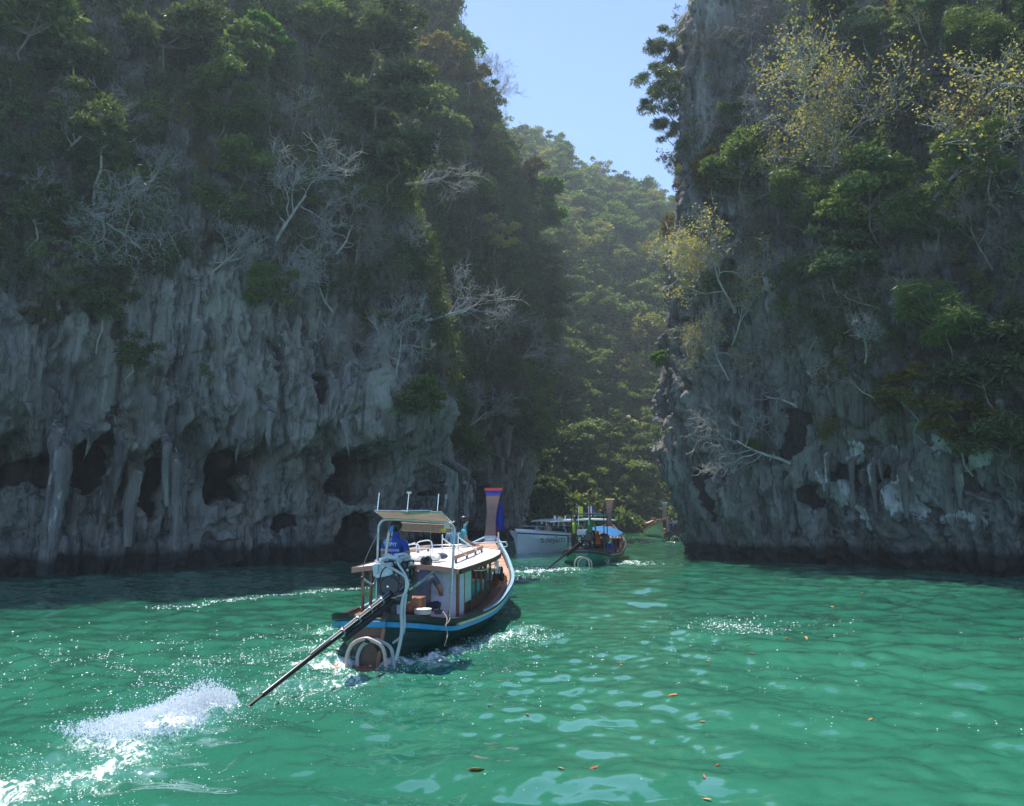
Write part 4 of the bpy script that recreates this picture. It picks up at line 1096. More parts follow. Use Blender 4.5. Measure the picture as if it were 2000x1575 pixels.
HT = [(0, .26, .62, .15), (0.35, .62, .56, .30), (0.8, .85, .47, .50), (1.4, 1.0, .40, .68), (3.2, 1.18, .38, .90), (4.6, 1.2, .48, .88),
      (5.9, 1.13, .68, .66), (7.3, .78, 1.0, .34), (8.5, .38, 1.28, .12), (9.2, .16, 1.42, .05)]
def longtail_hull(root, C, fine=True):
    S = stations(HT, 48 if fine else 24)
    def f(m):
        R_ = hull_rows(S); m.loft(R_)
        n = len(R_[0]); m.add(R_[0], [tuple(range(n))])
    h = part('hull', C['hull'], root, f, R(50))
    def f(m):
        S2 = [s for s in S if 0.12 <= s[0] <= 9.0]
        R_ = hull_rows(S2, 0.05, 0.12); m.loft(R_, flip=True)
    part('inner_planking', C['inner'], root, f, R(50))
    def f(m):
        S2 = [s for s in S if 0.1 <= s[0] <= 6.9]
        m.loft([[Vector((-max(s[3] - .05, .1), s[0], .16)), Vector((max(s[3] - .05, .1), s[0], .16))] for s in S2])
    part('floor', C['floor'], root, f)
    for sd in (-1, 1):
        part('gunwale', C['cap'], root, lambda m: strake(m, S, sd, 0, 9.2, -0.005, 0.035, -0.07, 0.035))
        part('rubbing_strake', C['stripe'], root, lambda m: strake(m, S, sd, 0, 9.2, -0.115, -0.045, -0.03, 0.022))
        if C.get('cream'): part('cream_strake', C['cream'], root, lambda m: strake(m, S, sd, 1.2, 9.1, -0.044, -0.006, -0.03, 0.03))
    part('transom_cap', C['stripe'], root, lambda m: m.box((0, -0.025, 0.545), (0.54, 0.05, 0.09), bev=0.01))
    # bow deck of planks
    k = 9
    for i in range(k):
        a0 = 6.75 + i * 0.25
        b0, b1 = [float(np.interp(x, S[:, 0], S[:, 1])) - 0.08 for x in (a0, a0 + 0.235)]
        g0, g1 = [float(np.interp(x, S[:, 0], S[:, 2])) - 0.03 for x in (a0, a0 + 0.235)]
        if b1 < 0.06: break
        part('deck_plank', C['deck'], root, lambda m: m.add([(-b0, a0, g0), (b0, a0, g0), (b1, a0 + .235, g1), (-b1, a0 + .235, g1), (-b0, a0, g0 - .03), (b0, a0, g0 - .03), (b1, a0 + .235, g1 - .03), (-b1, a0 + .235, g1 - .03)],
             [(0, 1, 2, 3), (4, 5, 6, 7), (0, 1, 5, 4), (2, 3, 7, 6), (1, 2, 6, 5), (0, 3, 7, 4)]))
    # the tall prow board
    def prow(m, z0, z1, e=0.0):
        rows = []
        for t in np.linspace(z0, z1, 10):
            y = 9.05 + 0.28 * t + 0.22 * t * t; w = 0.155 + 0.03 * t - 0.075 * math.sin(t * PI) * 0.6 + 0.045 * t ** 3; z = 1.36 + 1.36 * t; d = 0.10 - 0.03 * t
            rows.append([Vector((-w - e, y - e, z)), Vector((w + e, y - e, z)), Vector((w * .8 + e, y + d + e, z)), Vector((-w * .8 - e, y + d + e, z))])
        m.loft(rows, closed=True); m.add(rows[-1], [(0, 1, 2, 3)]); m.add(rows[0], [(3, 2, 1, 0)])
    pr = part('prow', C['prow'], root, lambda m: prow(m, 0, 1.0))
    part('prow_band', C['band'], pr, lambda m: prow(m, 0.885, 0.965, 0.004))
    part('prow_cap', C['prow_cap'], pr, lambda m: prow(m, 0.965, 1.02, 0.012))
    part('prow_ribbon', C['ribbon'], pr, lambda m: prow(m, 0.0, 0.055, 0.012))
    part('prow_ribbon', C['ribbon2'], pr, lambda m: prow(m, 0.058, 0.10, 0.008))
    return S
def plank_seams(root, S, mat):
    for sd in (-1, 1):
        for t in (.72, .5, .3):
            def f(m):
                rows = []
                for a, b_, g, bw in S:
                    if a < .1 or a > 8.8: continue
                    x = bw + (b_ - bw) * t ** .75; x2 = bw + (b_ - bw) * (t - .02) ** .75
                    rows.append([Vector((sd * (x + .004), a, g * t)), Vector((sd * (x + .010), a, g * (t - .008))), Vector((sd * (x2 + .004), a, g * (t - .02)))])
                m.loft(rows)
            part('plank_edge', mat, root, f)
def rudder_loops(root, mats):
    """bent hoses guarding the screw mount under the stern"""
    for x0, x1, y, top, mt in ((-0.24, 0.34, -0.16, 0.36, mats[0]), (-0.12, 0.42, -0.05, 0.33, mats[1])):
        pts = [(x0, y, -0.12), (x0 - .01, y, 0.10), (x0 + 0.07, y, top * .78), (x0 + .24, y, top), (x1 - 0.2, y, top * .93), (x1 - .05, y, top * 0.62), (x1, y, -0.12)]
        pipe('hose_loop', mt, root, pts, 0.028, 8)

# ---- people
_psc = bpy.data.scenes.new('figure_workshop')
def person(label, loc, rz, pose='stand', skin=None, top=None, legs=None, hair='short', s=1.0, moves=None, hatmat=None, sleeves=True, group=None):
    skin = skin or B['skin']; top = top or skin; legs = legs or B['navy']
    J = {'pel': (0, 0, .93), 'sp': (0, .01, 1.10), 'ch': (0, 0, 1.30), 'nk': (0, -.01, 1.45), 'hb': (0, .01, 1.53), 'hd': (0, .02, 1.61), 'tp': (0, .01, 1.67), 'no': (0, .125, 1.58)}
    for q, sg in (('l', -1), ('r', 1)):
        J.update({q + 'ea': (sg * .078, .01, 1.59), q + 'sh': (sg * .17, -.01, 1.39), q + 'el': (sg * .24, -.03, 1.12), q + 'wr': (sg * .25, .06, .88), q + 'ha': (sg * .25, .09, .82),
                  q + 'hi': (sg * .095, 0, .88), q + 'kn': (sg * .11, .02, .48), q + 'an': (sg * .11, -.02, .08), q + 'to': (sg * .13, .14, .03)})
    if pose == 'sit':
        for k in list(J):
            x, y, z = J[k]
            if k[1:] not in ('hi', 'kn', 'an', 'to'): J[k] = (x, y, z - .45)
        for q, sg in (('l', -1), ('r', 1)):
            J.update({q + 'hi': (sg * .10, .03, .44), q + 'kn': (sg * .14, .46, .46), q + 'an': (sg * .13, .48, .08), q + 'to': (sg * .14, .64, .04),
                      q + 'el': (sg * .25, .05, .68), q + 'wr': (sg * .17, .27, .58), q + 'ha': (sg * .15, .34, .57)})
    if moves: J.update(moves)
    E = [('pel', 'sp', 't'), ('sp', 'ch', 't'), ('ch', 'nk', 't'), ('nk', 'hb', 's'), ('hb', 'hd', 's'), ('hd', 'tp', 's'), ('hb', 'no', 's')]
    RD = {'pel': (.145, .10), 'sp': (.13, .09), 'ch': (.155, .10), 'nk': (.055, .055), 'hb': (.07, .075), 'hd': (.078, .092), 'tp': (.05, .055), 'no': (.012, .014)}
    for q in 'lr':
        E += [('hd', q + 'ea', 's'), ('ch', q + 'sh', 't'), (q + 'sh', q + 'el', 't' if sleeves else 's'), (q + 'el', q + 'wr', 's'), (q + 'wr', q + 'ha', 's'), ('pel', q + 'hi', 'l'), (q + 'hi', q + 'kn', 'l'), (q + 'kn', q + 'an', 'l'), (q + 'an', q + 'to', 's')]
        RD.update({q + 'ea': (.012, .018), q + 'sh': (.065, .062), q + 'el': (.044, .044), q + 'wr': (.027, .027), q + 'ha': (.036, .024), q + 'hi': (.085, .085), q + 'kn': (.058, .058), q + 'an': (.038, .038), q + 'to': (.035, .025)})
        h = Vector(J[q + 'ha']); w = Vector(J[q + 'wr']); d = (h - w).normalized(); sd = d.cross(Vector((0, 0, 1))); sd = sd.normalized() if sd.length > .1 else Vector((0, 1, 0))
        for i in range(4):
            k1, k2 = '%sf%da' % (q, i), '%sf%db' % (q, i); off = sd * (0.016 * (i - 1.5)); ln = (.075, .085, .08, .065)[i]
            J[k1] = tuple(h + off + d * ln * .5); J[k2] = tuple(h + off + d * ln * .85 - Vector((0, 0, .015)))
            E += [(q + 'ha', k1, 's'), (k1, k2, 's')]; RD[k1] = RD[k2] = (.0085, .0085)
        k1 = q + 'th'; J[k1] = tuple(w.lerp(h, .6) + sd * .045 + d * .03); E.append((q + 'wr', k1, 's')); RD[k1] = (.010, .010)
    keys = list(J); ix = {k: i for i, k in enumerate(keys)}
    me = bpy.data.meshes.new('person_skeleton'); me.from_pydata([J[k] for k in keys], [(ix[a], ix[b_]) for a, b_, _ in E], []); me.update()
    ob = bpy.data.objects.new('person_skeleton', me); _psc.collection.objects.link(ob)
    ob.modifiers.new('skin', 'SKIN').branch_smoothing = 0.6
    sv = me.skin_vertices[0].data
    for k in keys: sv[ix[k]].radius = RD[k]; sv[ix[k]].use_root = (k == 'pel')
    sb = ob.modifiers.new('sub', 'SUBSURF'); sb.levels = 1; sb.render_levels = 1
    vl = _psc.view_layers[0]; vl.update()
    body = bpy.data.meshes.new_from_object(ob.evaluated_get(vl.depsgraph), depsgraph=vl.depsgraph)
    _psc.collection.objects.unlink(ob); bpy.data.objects.remove(ob); bpy.data.meshes.remove(me)
    body.name = 'person'
    body.materials.clear()
    for m_ in (top, skin, legs): body.materials.append(m_)
    A = np.array([J[a] for a, _, _ in E]); C_ = np.array([J[b_] for _, b_, _ in E]); zone = [z for _, _, z in E]
    sleeve = [a[1:] == 'sh' for a, _, _ in E]
    mi = []
    for p in body.polygons:
        c = np.array(p.center); AB = C_ - A; t = np.clip(((c - A) * AB).sum(1) / np.maximum((AB ** 2).sum(1), 1e-9), 0, 1)
        d = np.linalg.norm(A + AB * t[:, None] - c, axis=1) - 0.5 * np.array([RD[a][0] for a, _, _ in E]); k = int(d.argmin())
        z = zone[k]
        if sleeve[k] and t[k] > 0.62: z = 's'
        mi.append({'t': 0, 's': 1, 'l': 2}[z])
    body.polygons.foreach_set('material_index', mi); body.polygons.foreach_set('use_smooth', [True] * len(mi))
    o = bpy.data.objects.new('person', body); link(o); o.location = loc; o.rotation_euler = (0, 0, rz); o.scale = (s, s, s)
    tag(o, label, 'person', group)
    hd = Vector(J['hd'])
    def fh(m):
        m.ell(hd + Vector((0, -.012, .018)), (.092, .105, .10), 16, 10)
        if hair == 'long': m.ell(hd + Vector((0, -.07, -.13)), (.085, .05, .2), 12, 8)
    H = part('hair', hatmat or B['hair'], o, fh)
    # keep the face clear of hair
    bm = bmesh.new(); bm.from_mesh(H.data)
    bmesh.ops.delete(bm, geom=[v for v in bm.verts if v.co.y > hd.y + .035 and v.co.z < hd.z + .045], context='VERTS'); bm.to_mesh(H.data); bm.free()
    return o

# ================================================================= main boat
YAW = R(9.5)
bp = Vector((-2.07, 11.4, 0.02))
boat = empty('longtail_boat', bp, -YAW)
tag(boat, 'nearest wooden longtail boat with white cabin roof, blue stripe and pipe awning frame', 'boat')
Minv = (Matrix.Translation(bp) @ Matrix.Rotation(-YAW, 4, 'Z')).inverted()
def L(px, py, Y): return Minv @ at_y(px, py, Y)
C0 = dict(hull=B['green'], inner=B['wood_l'], floor=B['wood'], cap=B['black'], stripe=B['blue'], cream=B['cream'], deck=B['wood_l'], prow=B['wood_prow'], band=B['cblue'], prow_cap=B['cred'], ribbon=B['white'], ribbon2=B['mint'])
S0 = longtail_hull(boat, C0)
def gi(a, k): return float(np.interp(a, S0[:, 0], S0[:, k]))
part('transom', B['wood_d'], boat, lambda m: m.prism([(-.235, .50), (.235, .50), (.14, -.1), (-.14, -.1)], 1, -0.018, 0.01), label='bare light brown transom plank')
part('stern_post', B['wood'], boat, lambda m: m.box((0.205, -0.03, 0.22), (0.05, 0.05, 0.56), rot=(0, 0.16, 0), bev=.008))
part('stern_board', B['wood'], boat, lambda m: m.prism([(-.60, -0.30), (.20, -0.24), (.62, .4), (-.42, .3)], 2, -0.09, -0.035), label='orange-brown board awash under the stern')
rudder_loops(boat, (B['pink'], B['pvc'])); plank_seams(boat, S0, B['green'])
part('hose_clamp', B['black'], boat, lambda m: m.cyl((0.02, -.165, .35), (0.09, -.15, .33), 0.036).cyl((.16, -.10, .30), (.2, -.07, .20), .04))
# light blue top line of the gunwale, brown side decks and coamings
for sd in (-1, 1):
    part('gunwale_line', B['lblue'], boat, lambda m: strake(m, S0, sd, 2.2, 9.2, 0.035, 0.048, -0.03, 0.034))
    part('rubber_fender', B['black'], boat, lambda m: strake(m, S0, sd, 0.0, 2.6, 0.036, 0.075, -0.05, 0.045))
    for j in range(3):                                   # side-deck planks
        def f(m, j=j):
            rows = []
            for s in S0:
                if 1.75 <= s[0] <= 5.4:
                    b0 = s[1] - 0.07 - 0.1 * j; b1 = b0 - 0.095
                    rows.append([Vector((sd * b0, s[0], s[2] + .006 - .004 * j)), Vector((sd * b1, s[0], s[2] + .006 - .004 * j)), Vector((sd * b1, s[0], s[2] - .02)), Vector((sd * b0, s[0], s[2] - .02))])
            m.loft(rows, closed=True)
        part('side_deck_plank', B['wood_d'] if j else B['wood'], boat, f)
    def f(m):
        rows = []
        for s in S0:
            if 1.85 <= s[0] <= 4.6:
                x = min(s[1] - .38, .86); h = .17 * min(1, (s[0] - 1.8) * 4)
                rows.append([Vector((sd * x, s[0], s[2] - .02)), Vector((sd * (x + .03), s[0], s[2] - .02)), Vector((sd * (x + .03), s[0], s[2] + h)), Vector((sd * x, s[0], s[2] + h))])
        m.loft(rows, closed=True); m.add(rows[0], [(0, 1, 2, 3)]); m.add(rows[-1], [(3, 2, 1, 0)])
    part('coaming', B['wood_d'], boat, f)
    # upper fore planking inside the bow
    def f(m):
        rows = []
        for s in S0:
            if 5.0 <= s[0] <= 6.8:
                b0 = s[1] - .07; rows.append([Vector((sd * b0, s[0], s[2] + .004)), Vector((sd * (b0 - .22), s[0], s[2] + .0)), Vector((sd * (b0 - .22), s[0], s[2] - .03)), Vector((sd * b0, s[0], s[2] - .03))])
        m.loft(rows, closed=True)
    part('fore_side_deck', B['wood_l'], boat, f)
# ---- cabin
RA0, RA1 = 1.72, 5.95
def roof_z(a): return 1.19 + 0.012 * (a - RA0) + 0.012 * max(0, a - 4) ** 2
def roof_b(a): return float(np.interp(a, [1.72, 2.6, 4.2, 5.2, 5.95], [0.93, 0.97, 1.0, 0.97, 0.84]))
def f(m):
    rows = []
    for a in np.linspace(RA0, RA1, 22):
        b_ = roof_b(a); z = roof_z(a)
        rows.append([Vector((b_ * t, a, z + 0.075 * (1 - t * t))) for t in np.linspace(-1, 1, 13)] + [Vector((b_ * t, a, z + 0.075 * (1 - t * t) - 0.03)) for t in np.linspace(1, -1, 13)])
    m.loft(rows, closed=True); n = len(rows[0]); m.add(rows[0], [tuple(range(n))]); m.add(rows[-1], [tuple(range(n))])
part('roof', B['white'], boat, f)
for sd in (-1, 1):
    part('roof_edge', B['wood_d'], boat, lambda m: m.loft([[Vector((sd * roof_b(a), a, roof_z(a) - .07)), Vector((sd * (roof_b(a) + .028), a, roof_z(a) - .07)), Vector((sd * (roof_b(a) + .028), a, roof_z(a) + .012)), Vector((sd * roof_b(a), a, roof_z(a) + .012))] for a in np.linspace(RA0, RA1, 16)], closed=True))
def endboard(m, a, h0=-.075, y0=-.03):
    ts = np.linspace(-1, 1, 13); b_ = roof_b(a); z = roof_z(a)
    rows = [[Vector((b_ * t, a + y0, z + .075 * (1 - t * t) + h0)), Vector((b_ * t, a, z + .075 * (1 - t * t) + h0)), Vector((b_ * t, a, z + .075 * (1 - t * t) + .008)), Vector((b_ * t, a + y0, z + .075 * (1 - t * t) + .008))] for t in ts]
    m.loft(rows, closed=True)
part('roof_edge', B['wood_l'], boat, lambda m: endboard(m, RA0))
part('roof_edge', B['wood_l'], boat, lambda m: endboard(m, RA1 + .03))
for a in (2.2, 3.1, 4.0, 4.9):
    part('roof_beam', B['wood'], boat, lambda m: m.loft([[Vector((.84 * t, a - .02, roof_z(a) + .08 * (1 - t * t) - .09)), Vector((.84 * t, a + .02, roof_z(a) + .08 * (1 - t * t) - .09)), Vector((.84 * t, a + .02, roof_z(a) + .08 * (1 - t * t) - .035)), Vector((.84 * t, a - .02, roof_z(a) + .08 * (1 - t * t) - .035))] for t in np.linspace(-1, 1, 9)], closed=True))
for sd in (-1, 1):
    for i, a in enumerate((2.02, 2.42, 3.0, 3.45, 3.9, 4.35, 4.8)):
        x = .84
        part('cabin_post', B['wood'] if i < 2 else B['wood_d'], boat, lambda m: m.box((sd * x, a, (roof_z(a) + gi(a, 2)) / 2 - .03), (.045, .05, roof_z(a) - gi(a, 2) - .02), bev=.006))
    if sd < 0: continue
    part('side_panel', B['lav'], boat, lambda m: m.box((sd * .845, 2.22, .76), (.02, .35, .76)))
    part('side_panel', B['mint'], boat, lambda m: m.box((sd * .845, 2.71, .86), (.02, .53, .58)), label='pale mint side panel')
    part('rear_panel', B['lav'], boat, lambda m: m.box((sd * .59, 2.0, .70), (.44, .022, .94)), label='white rear cabin panel')
    part('panel_frame', B['wood'], boat, lambda m: m.box((sd * .35, 1.985, .70), (.05, .05, .98), bev=.006).box((sd * .6, 1.985, 1.16), (.5, .04, .06), bev=.006))
part('bench', B['wood_l'], boat, lambda m: m.box((-.55, 3.4, .42), (.4, 2.4, .04)).box((.55, 3.9, .42), (.4, 1.6, .04)))
part('engine_beam', B['wood_d'], boat, lambda m: m.box((0, .55, .50), (1.2, .12, .10), bev=.01))
part('stern_thwart', B['wood'], boat, lambda m: m.box((-.1, 1.05, .40), (1.5, .22, .04), bev=.006))
# rails and things fixed on the roof
for sd in (-1, 1):
    def f(m):
        rows = []
        for a in np.linspace(2.5, 5.3, 14):
            x = sd * (.66 - .03 * (a - 2.5)); z = roof_z(a) + .11 * (1 - .45) + .075
            rows.append([Vector((x - .017, a, z - .03)), Vector((x + .017, a, z - .03)), Vector((x + .017, a, z + .035)), Vector((x - .017, a, z + .035))])
        m.loft(rows, closed=True); m.add(rows[0], [(0, 1, 2, 3)]); m.add(rows[-1], [(0, 1, 2, 3)])
    part('roof_rail', B['wood_l'], boat, f)
    for a in (2.6, 3.6, 4.5, 5.2):
        part('rail_block', B['wood_d'], boat, lambda m: m.box((sd * (.66 - .03 * (a - 2.5)), a, roof_z(a) + .085), (.03, .07, .10)))
def arch(a, x0, x1, h, r=.011):
    z = roof_z(a) + .07
    return [(x0, a, z), (x0, a + .02, z + h * .8), (x0 + .05, a + .04, z + h), (x1 - .05, a + .1, z + h + .02), (x1, a + .12, z + h * .8), (x1, a + .12, z)]
pipe('roof_handrail', B['white'], boat, arch(2.5, -.33, -.02, .27), .011)
pipe('roof_handrail', B['white'], boat, arch(3.2, -.25, .02, .30), .011)
pipe('roof_handrail', B['white'], boat, [(-.3, 2.5, 1.5), (-.28, 3.2, 1.56)], .010, smoothpts=False)
for x, a in ((.30, 3.0), (.48, 3.5)):
    pipe('rail_stanchion', B['white'], boat, [(x, a, roof_z(a) + .07), (x, a, roof_z(a) + .52)], .011, smoothpts=False)
    pipe('rail_brace', B['white'], boat, [(x, a, roof_z(a) + .45), (x + .38, a + .35, roof_z(a) + .12)], .011, smoothpts=False)
pipe('roof_rack', B['steel'], boat, [(-.4, 3.0, 1.38), (-.38, 3.02, 1.46), (.5, 3.3, 1.46), (.55, 4.4, 1.46), (-.35, 4.4, 1.46), (-.4, 3.02, 1.45)], .009)
# ---- awning frame over the helmsman
Yf = 12.0
FR = [L(735, 1195, 11.75), L(737, 1100, 11.8), L(739, 1040, 11.8), L(741, 1025, 11.8), L(750, 1016, 11.8), L(770, 1015, 11.85), L(865, 1021, 12.1), L(880, 1024, 12.1), L(888, 1036, 12.1), L(886, 1070, 12.1), L(882, 1150, 12.1), L(878, 1207, 12.1)]
pipe('awning_frame', B['galv'], boat, FR, .019, 10)
pipe('awning_frame', B['galv'], boat, [L(768, 1070, 13.2), L(766, 1036, 13.2), L(775, 1024, 13.2), L(870, 1030, 13.4), L(884, 1040, 13.4), L(886, 1085, 13.4)], .015, 8)
TA, TB, TC, TD = L(732, 998, 11.55), L(863, 1001, 11.75), L(884, 1021, 12.45), L(756, 1016, 12.3)
def f(m):
    n = 10; rows = []
    for i in range(n + 1):
        u = i / n; r_ = []
        for j in range(n + 1):
            v = j / n; p = TA.lerp(TB, u).lerp(TD.lerp(TC, u), v); p = p.copy(); p.z += .012 * math.sin(u * PI * 3) * math.sin(v * PI) - .02 * math.sin(v * PI); r_.append(p)
        rows.append(r_)
    m.loft(rows); m.loft([[p + Vector((0, 0, .008)) for p in r_] for r_ in rows], flip=True)
part('awning', B['tarp'], boat, f, R(60))
for a_, b_ in ((TA, TB), (TB, TC), (TC, TD), (TD, TA), (TA.lerp(TB, .5), TD.lerp(TC, .5))):
    pipe('awning_batten', B['steel'], boat, [a_, b_], .012, smoothpts=False)
part('awning_sheet', B['white'], boat, lambda m: m.box(TA.lerp(TB, .6) + Vector((0, .05, .02)), (.42, .2, .01)))
for i in range(5):                                       # bamboo slats lashed forward under the frame
    z = 1.99 - .035 * i
    pipe('awning_slat', B['wood_l'], boat, [L(772, 1022 + 3.2 * i, 13.0), L(880, 1027 + 3.2 * i, 13.2)], .016, smoothpts=False)
for (xa, ya, Ya, xb, yb) in ((741, 963, 11.55, 737, 998), (799, 963, 11.6, 795, 1000), (857, 965, 11.75, 854, 1001)):
    pipe('awning_rod', B['steel'], boat, [L(xb, yb, Ya), L(xa, ya, Ya)], .009, smoothpts=False)
pipe('rod_cap', B['steel'], boat, [L(794.5, 962.5, 11.6), L(803.5, 962.5, 11.6)], .011, smoothpts=False)
part('name_tag', B['cream'], boat, lambda m: m.box(L(873, 1027, 12.05), (.09, .01, .09)), label='small blank cream card hung on the awning frame')
part('hanging_float', B['yellow'], boat, lambda m: m.ell(L(866, 1036, 12.4), (.05, .05, .03)))
pipe('lashing', B['rope'], boat, [L(738, 1041, 11.75), L(712, 1098, 11.9), L(710, 1130, 11.9), L(711, 1160, 11.9), L(716, 1172, 11.9)], .006, 5)
pipe('lashing', B['rope'], boat, [L(841, 1018, 12.0), L(841, 1060, 12.1), L(840, 1118, 12.3)], .004, 5)
pipe('post_rope', B['rope'], boat, [L(884, 1105, 12.0), L(879, 1130, 12.0), L(878, 1150, 11.98), L(883, 1160, 11.95), L(876, 1158, 11.95), L(879, 1148, 11.98), L(880, 1207, 12.0)], .006, 5)
pipe('mooring_rope', B['rope'], boat, [L(865, 1195, 12.2), L(873, 1208, 12.0), L(871, 1225, 11.85), L(874, 1240, 11.8), L(868, 1262, 11.6)], .008, 5)
pipe('mooring_rope', B['rope'], boat, [L(880, 1205, 12.1), L(876, 1215, 11.9), L(869, 1222, 11.85)], .007, 5)
# ---- engine on its pivot with the long tail
eng = empty('long_tail_engine', bp, -YAW)
tag(eng, 'greasy black engine with pale housing and long shaft on the stern of the nearest boat', 'engine')
HB = L(770, 1156, 11.45)
def jit(rs, k=.1): return Vector((rs.uniform(-k, k), rs.uniform(-k, k), rs.uniform(-k, k)))
part('engine_block', B['blackm'], eng, lambda m: m.box(L(778, 1135, 11.68), (.48, .46, .42), bev=.04).box(L(780, 1105, 11.7), (.36, .44, .16), bev=.03).box(L(772, 1165, 11.6), (.42, .36, .2), bev=.03))
part('housing', B['alu'], eng, lambda m: m.box(L(750, 1112, 11.52), (.30, .16, .18), rot=(0, -.12, 0), bev=.02).box(L(750, 1123, 11.5), (.22, .14, .06), rot=(0, -.12, 0), bev=.01).box(L(735, 1111, 11.44), (.06, .04, .14), bev=.01))
part('pulley', B['blackm'], eng, lambda m: m.cyl(L(761, 1145, 11.40), L(761, 1145, 11.47), .15, 28).cyl(L(761, 1145, 11.37), L(761, 1145, 11.41), .125, 28, .14).cyl(L(761, 1145, 11.34), L(761, 1145, 11.38), .04, 14))
part('pulley_bolt', B['steel'], eng, lambda m: m.cyl(L(757, 1146, 11.32), L(757, 1146, 11.35), .014, 10))
part('fan_belt', B['black'], eng, lambda m: m.tube([L(761 + 19 * math.cos(t), 1133 + 27 * math.sin(t), 11.43) for t in np.linspace(0, 2 * PI, 28)], .009, 6, False))
part('alternator', B['blackm'], eng, lambda m: m.cyl(L(796, 1118, 11.5), L(796, 1118, 11.72), .075, 16).cyl(L(797, 1140, 11.45), L(797, 1140, 11.6), .05, 14))
rsn = random.Random(5)
def f(m):
    for i in range(24):
        a = L(rsn.uniform(738, 802), rsn.uniform(1088, 1104), rsn.uniform(11.45, 11.85)); b_ = a + Vector((rsn.uniform(-.1, .1), rsn.uniform(-.06, .06), rsn.uniform(-.05, .06)))
        m.tube([a, a.lerp(b_, .5) + Vector((0, 0, rsn.uniform(-.02, .04))), b_], rsn.uniform(.008, .02), 6)
        m.box(a, (rsn.uniform(.03, .07), rsn.uniform(.03, .07), rsn.uniform(.02, .05)), rot=(rsn.random(), rsn.random(), 0), bev=.004)
part('fittings', B['alu'], eng, f)
def f(m):
    for i in range(26):
        a = L(rsn.uniform(752, 806), rsn.uniform(1104, 1160), rsn.uniform(11.40, 11.6)); b_ = a + Vector((rsn.uniform(-.08, .08), rsn.uniform(-.04, .04), rsn.uniform(-.1, .06)))
        m.tube([a, b_], rsn.uniform(.006, .018), 6)
part('small_fittings', B['grey'], eng, f)
def f(m):
    for i in range(14):
        a = L(rsn.uniform(740, 805), rsn.uniform(1100, 1165), rsn.uniform(11.42, 11.6)); m.ell(a, (rsn.uniform(.012, .03),) * 3, 8, 6)
part('nuts', B['ivory'], eng, f)
part('exhaust_header', B['alu'], eng, lambda m: m.tube([L(742, 1095, 11.45), L(756, 1088, 11.45), L(772, 1090, 11.45), L(784, 1098, 11.45)], .03, 10).tube([L(770, 1085, 11.5), L(790, 1082, 11.55), L(802, 1090, 11.55)], .022, 8))
pipe('exhaust_pipe', B['galv'], eng, [L(741, 1097, 11.38), L(752, 1103, 11.35), L(772, 1114, 11.3), L(788, 1124, 11.28), L(793, 1133, 11.27), L(793, 1150, 11.27), L(789, 1162, 11.27)], .020, 10)
pipe('exhaust_pipe', B['galv'], eng, [L(800, 1085, 11.5), L(779, 1094, 11.35), L(778, 1102, 11.32), L(790, 1120, 11.28), L(796, 1134, 11.26), L(797, 1146, 11.26), L(791, 1162, 11.27)], .018, 10)
pipe('water_hose', B['pvc'], eng, [L(789, 1160, 11.26), L(784, 1190, 11.22), L(785, 1230, 11.15), L(780, 1262, 11.1), L(773, 1290, 11.05)], .026, 10)
pipe('water_hose', B['pvc'], eng, [L(794, 1160, 11.27), L(790, 1190, 11.24), L(790, 1222, 11.2), L(785, 1242, 11.2), L(768, 1256, 11.3)], .018, 10)
pipe('oil_hose', B['ivory'], eng, [L(741, 1165, 11.35), L(755, 1167, 11.35), L(770, 1168, 11.35), L(785, 1163, 11.35)], .014, 8)
pipe('hose', B['ivory'], eng, [L(754, 1088, 11.6), L(755, 1072, 11.62), L(758, 1050, 11.65), L(761, 1036, 11.68)], .021, 8)
part('blue_filler', B['tarpb'], eng, lambda m: m.cyl(L(762, 1040, 11.66), L(765, 1031, 11.68), .03, 12).ell(L(766, 1029, 11.68), (.022, .022, .02)))
pipe('tiller', B['grey'], eng, [L(806, 1148, 11.4), L(826, 1134, 11.6), L(850, 1114, 12.0)], .022, 10)
pipe('tiller_joint', B['ivory'], eng, [L(800, 1152, 11.38), L(818, 1139, 11.5)], .017, 8)
pipe('bracket', B['grey'], eng, [L(708, 1130, 11.4), L(724, 1141, 11.4), L(731, 1140, 11.45), L(737, 1122, 11.5)], .017, 8)
part('bracket_knob', B['black'], eng, lambda m: m.ell(L(707, 1130, 11.4), (.03, .03, .03)))
part('pivot_post', B['blackm'], eng, lambda m: m.cyl(L(768, 1200, 11.5), L(768, 1160, 11.5), .05, 12).box(L(765, 1170, 11.45), (.34, .2, .10), bev=.02).box(L(755, 1166, 11.4), (.2, .1, .1), bev=.02))
SE = L(455, 1376, 8.75); SE.z = -0.08
P0 = L(764, 1160, 11.35)
def lin(t): return P0.lerp(SE, t)
part('tail_shaft', B['blackm'], eng, lambda m: m.tube([lin(t) for t in (0, .25, .5, .85)], [.045, .042, .036, .03], 12).tube([lin(.84), lin(1.04)], [.022, .018], 8))
part('tail_guard', B['black'], eng, lambda m: m.tube([lin(.0) + Vector((.03, .03, -.10)), lin(.36) + Vector((0.01, 0, -.10))], [.05, .045], 10))
part('shaft_tube', B['grey'], eng, lambda m: m.tube([lin(.02) + Vector((0, -.0, .05)), lin(.58) + Vector((0, 0, .045))], .008, 6).tube([lin(.02) + Vector((.03, -.04, .02)), lin(.45) + Vector((.02, -.03, .02))], .006, 6))
for t in (.08, .17, .26, .37):
    part('shaft_clamp', B['steel'], eng, lambda m: m.tube([lin(t), lin(t + .008)], .058, 12).box(lin(t) + Vector((0, 0, .05)), (.03, .03, .04)))
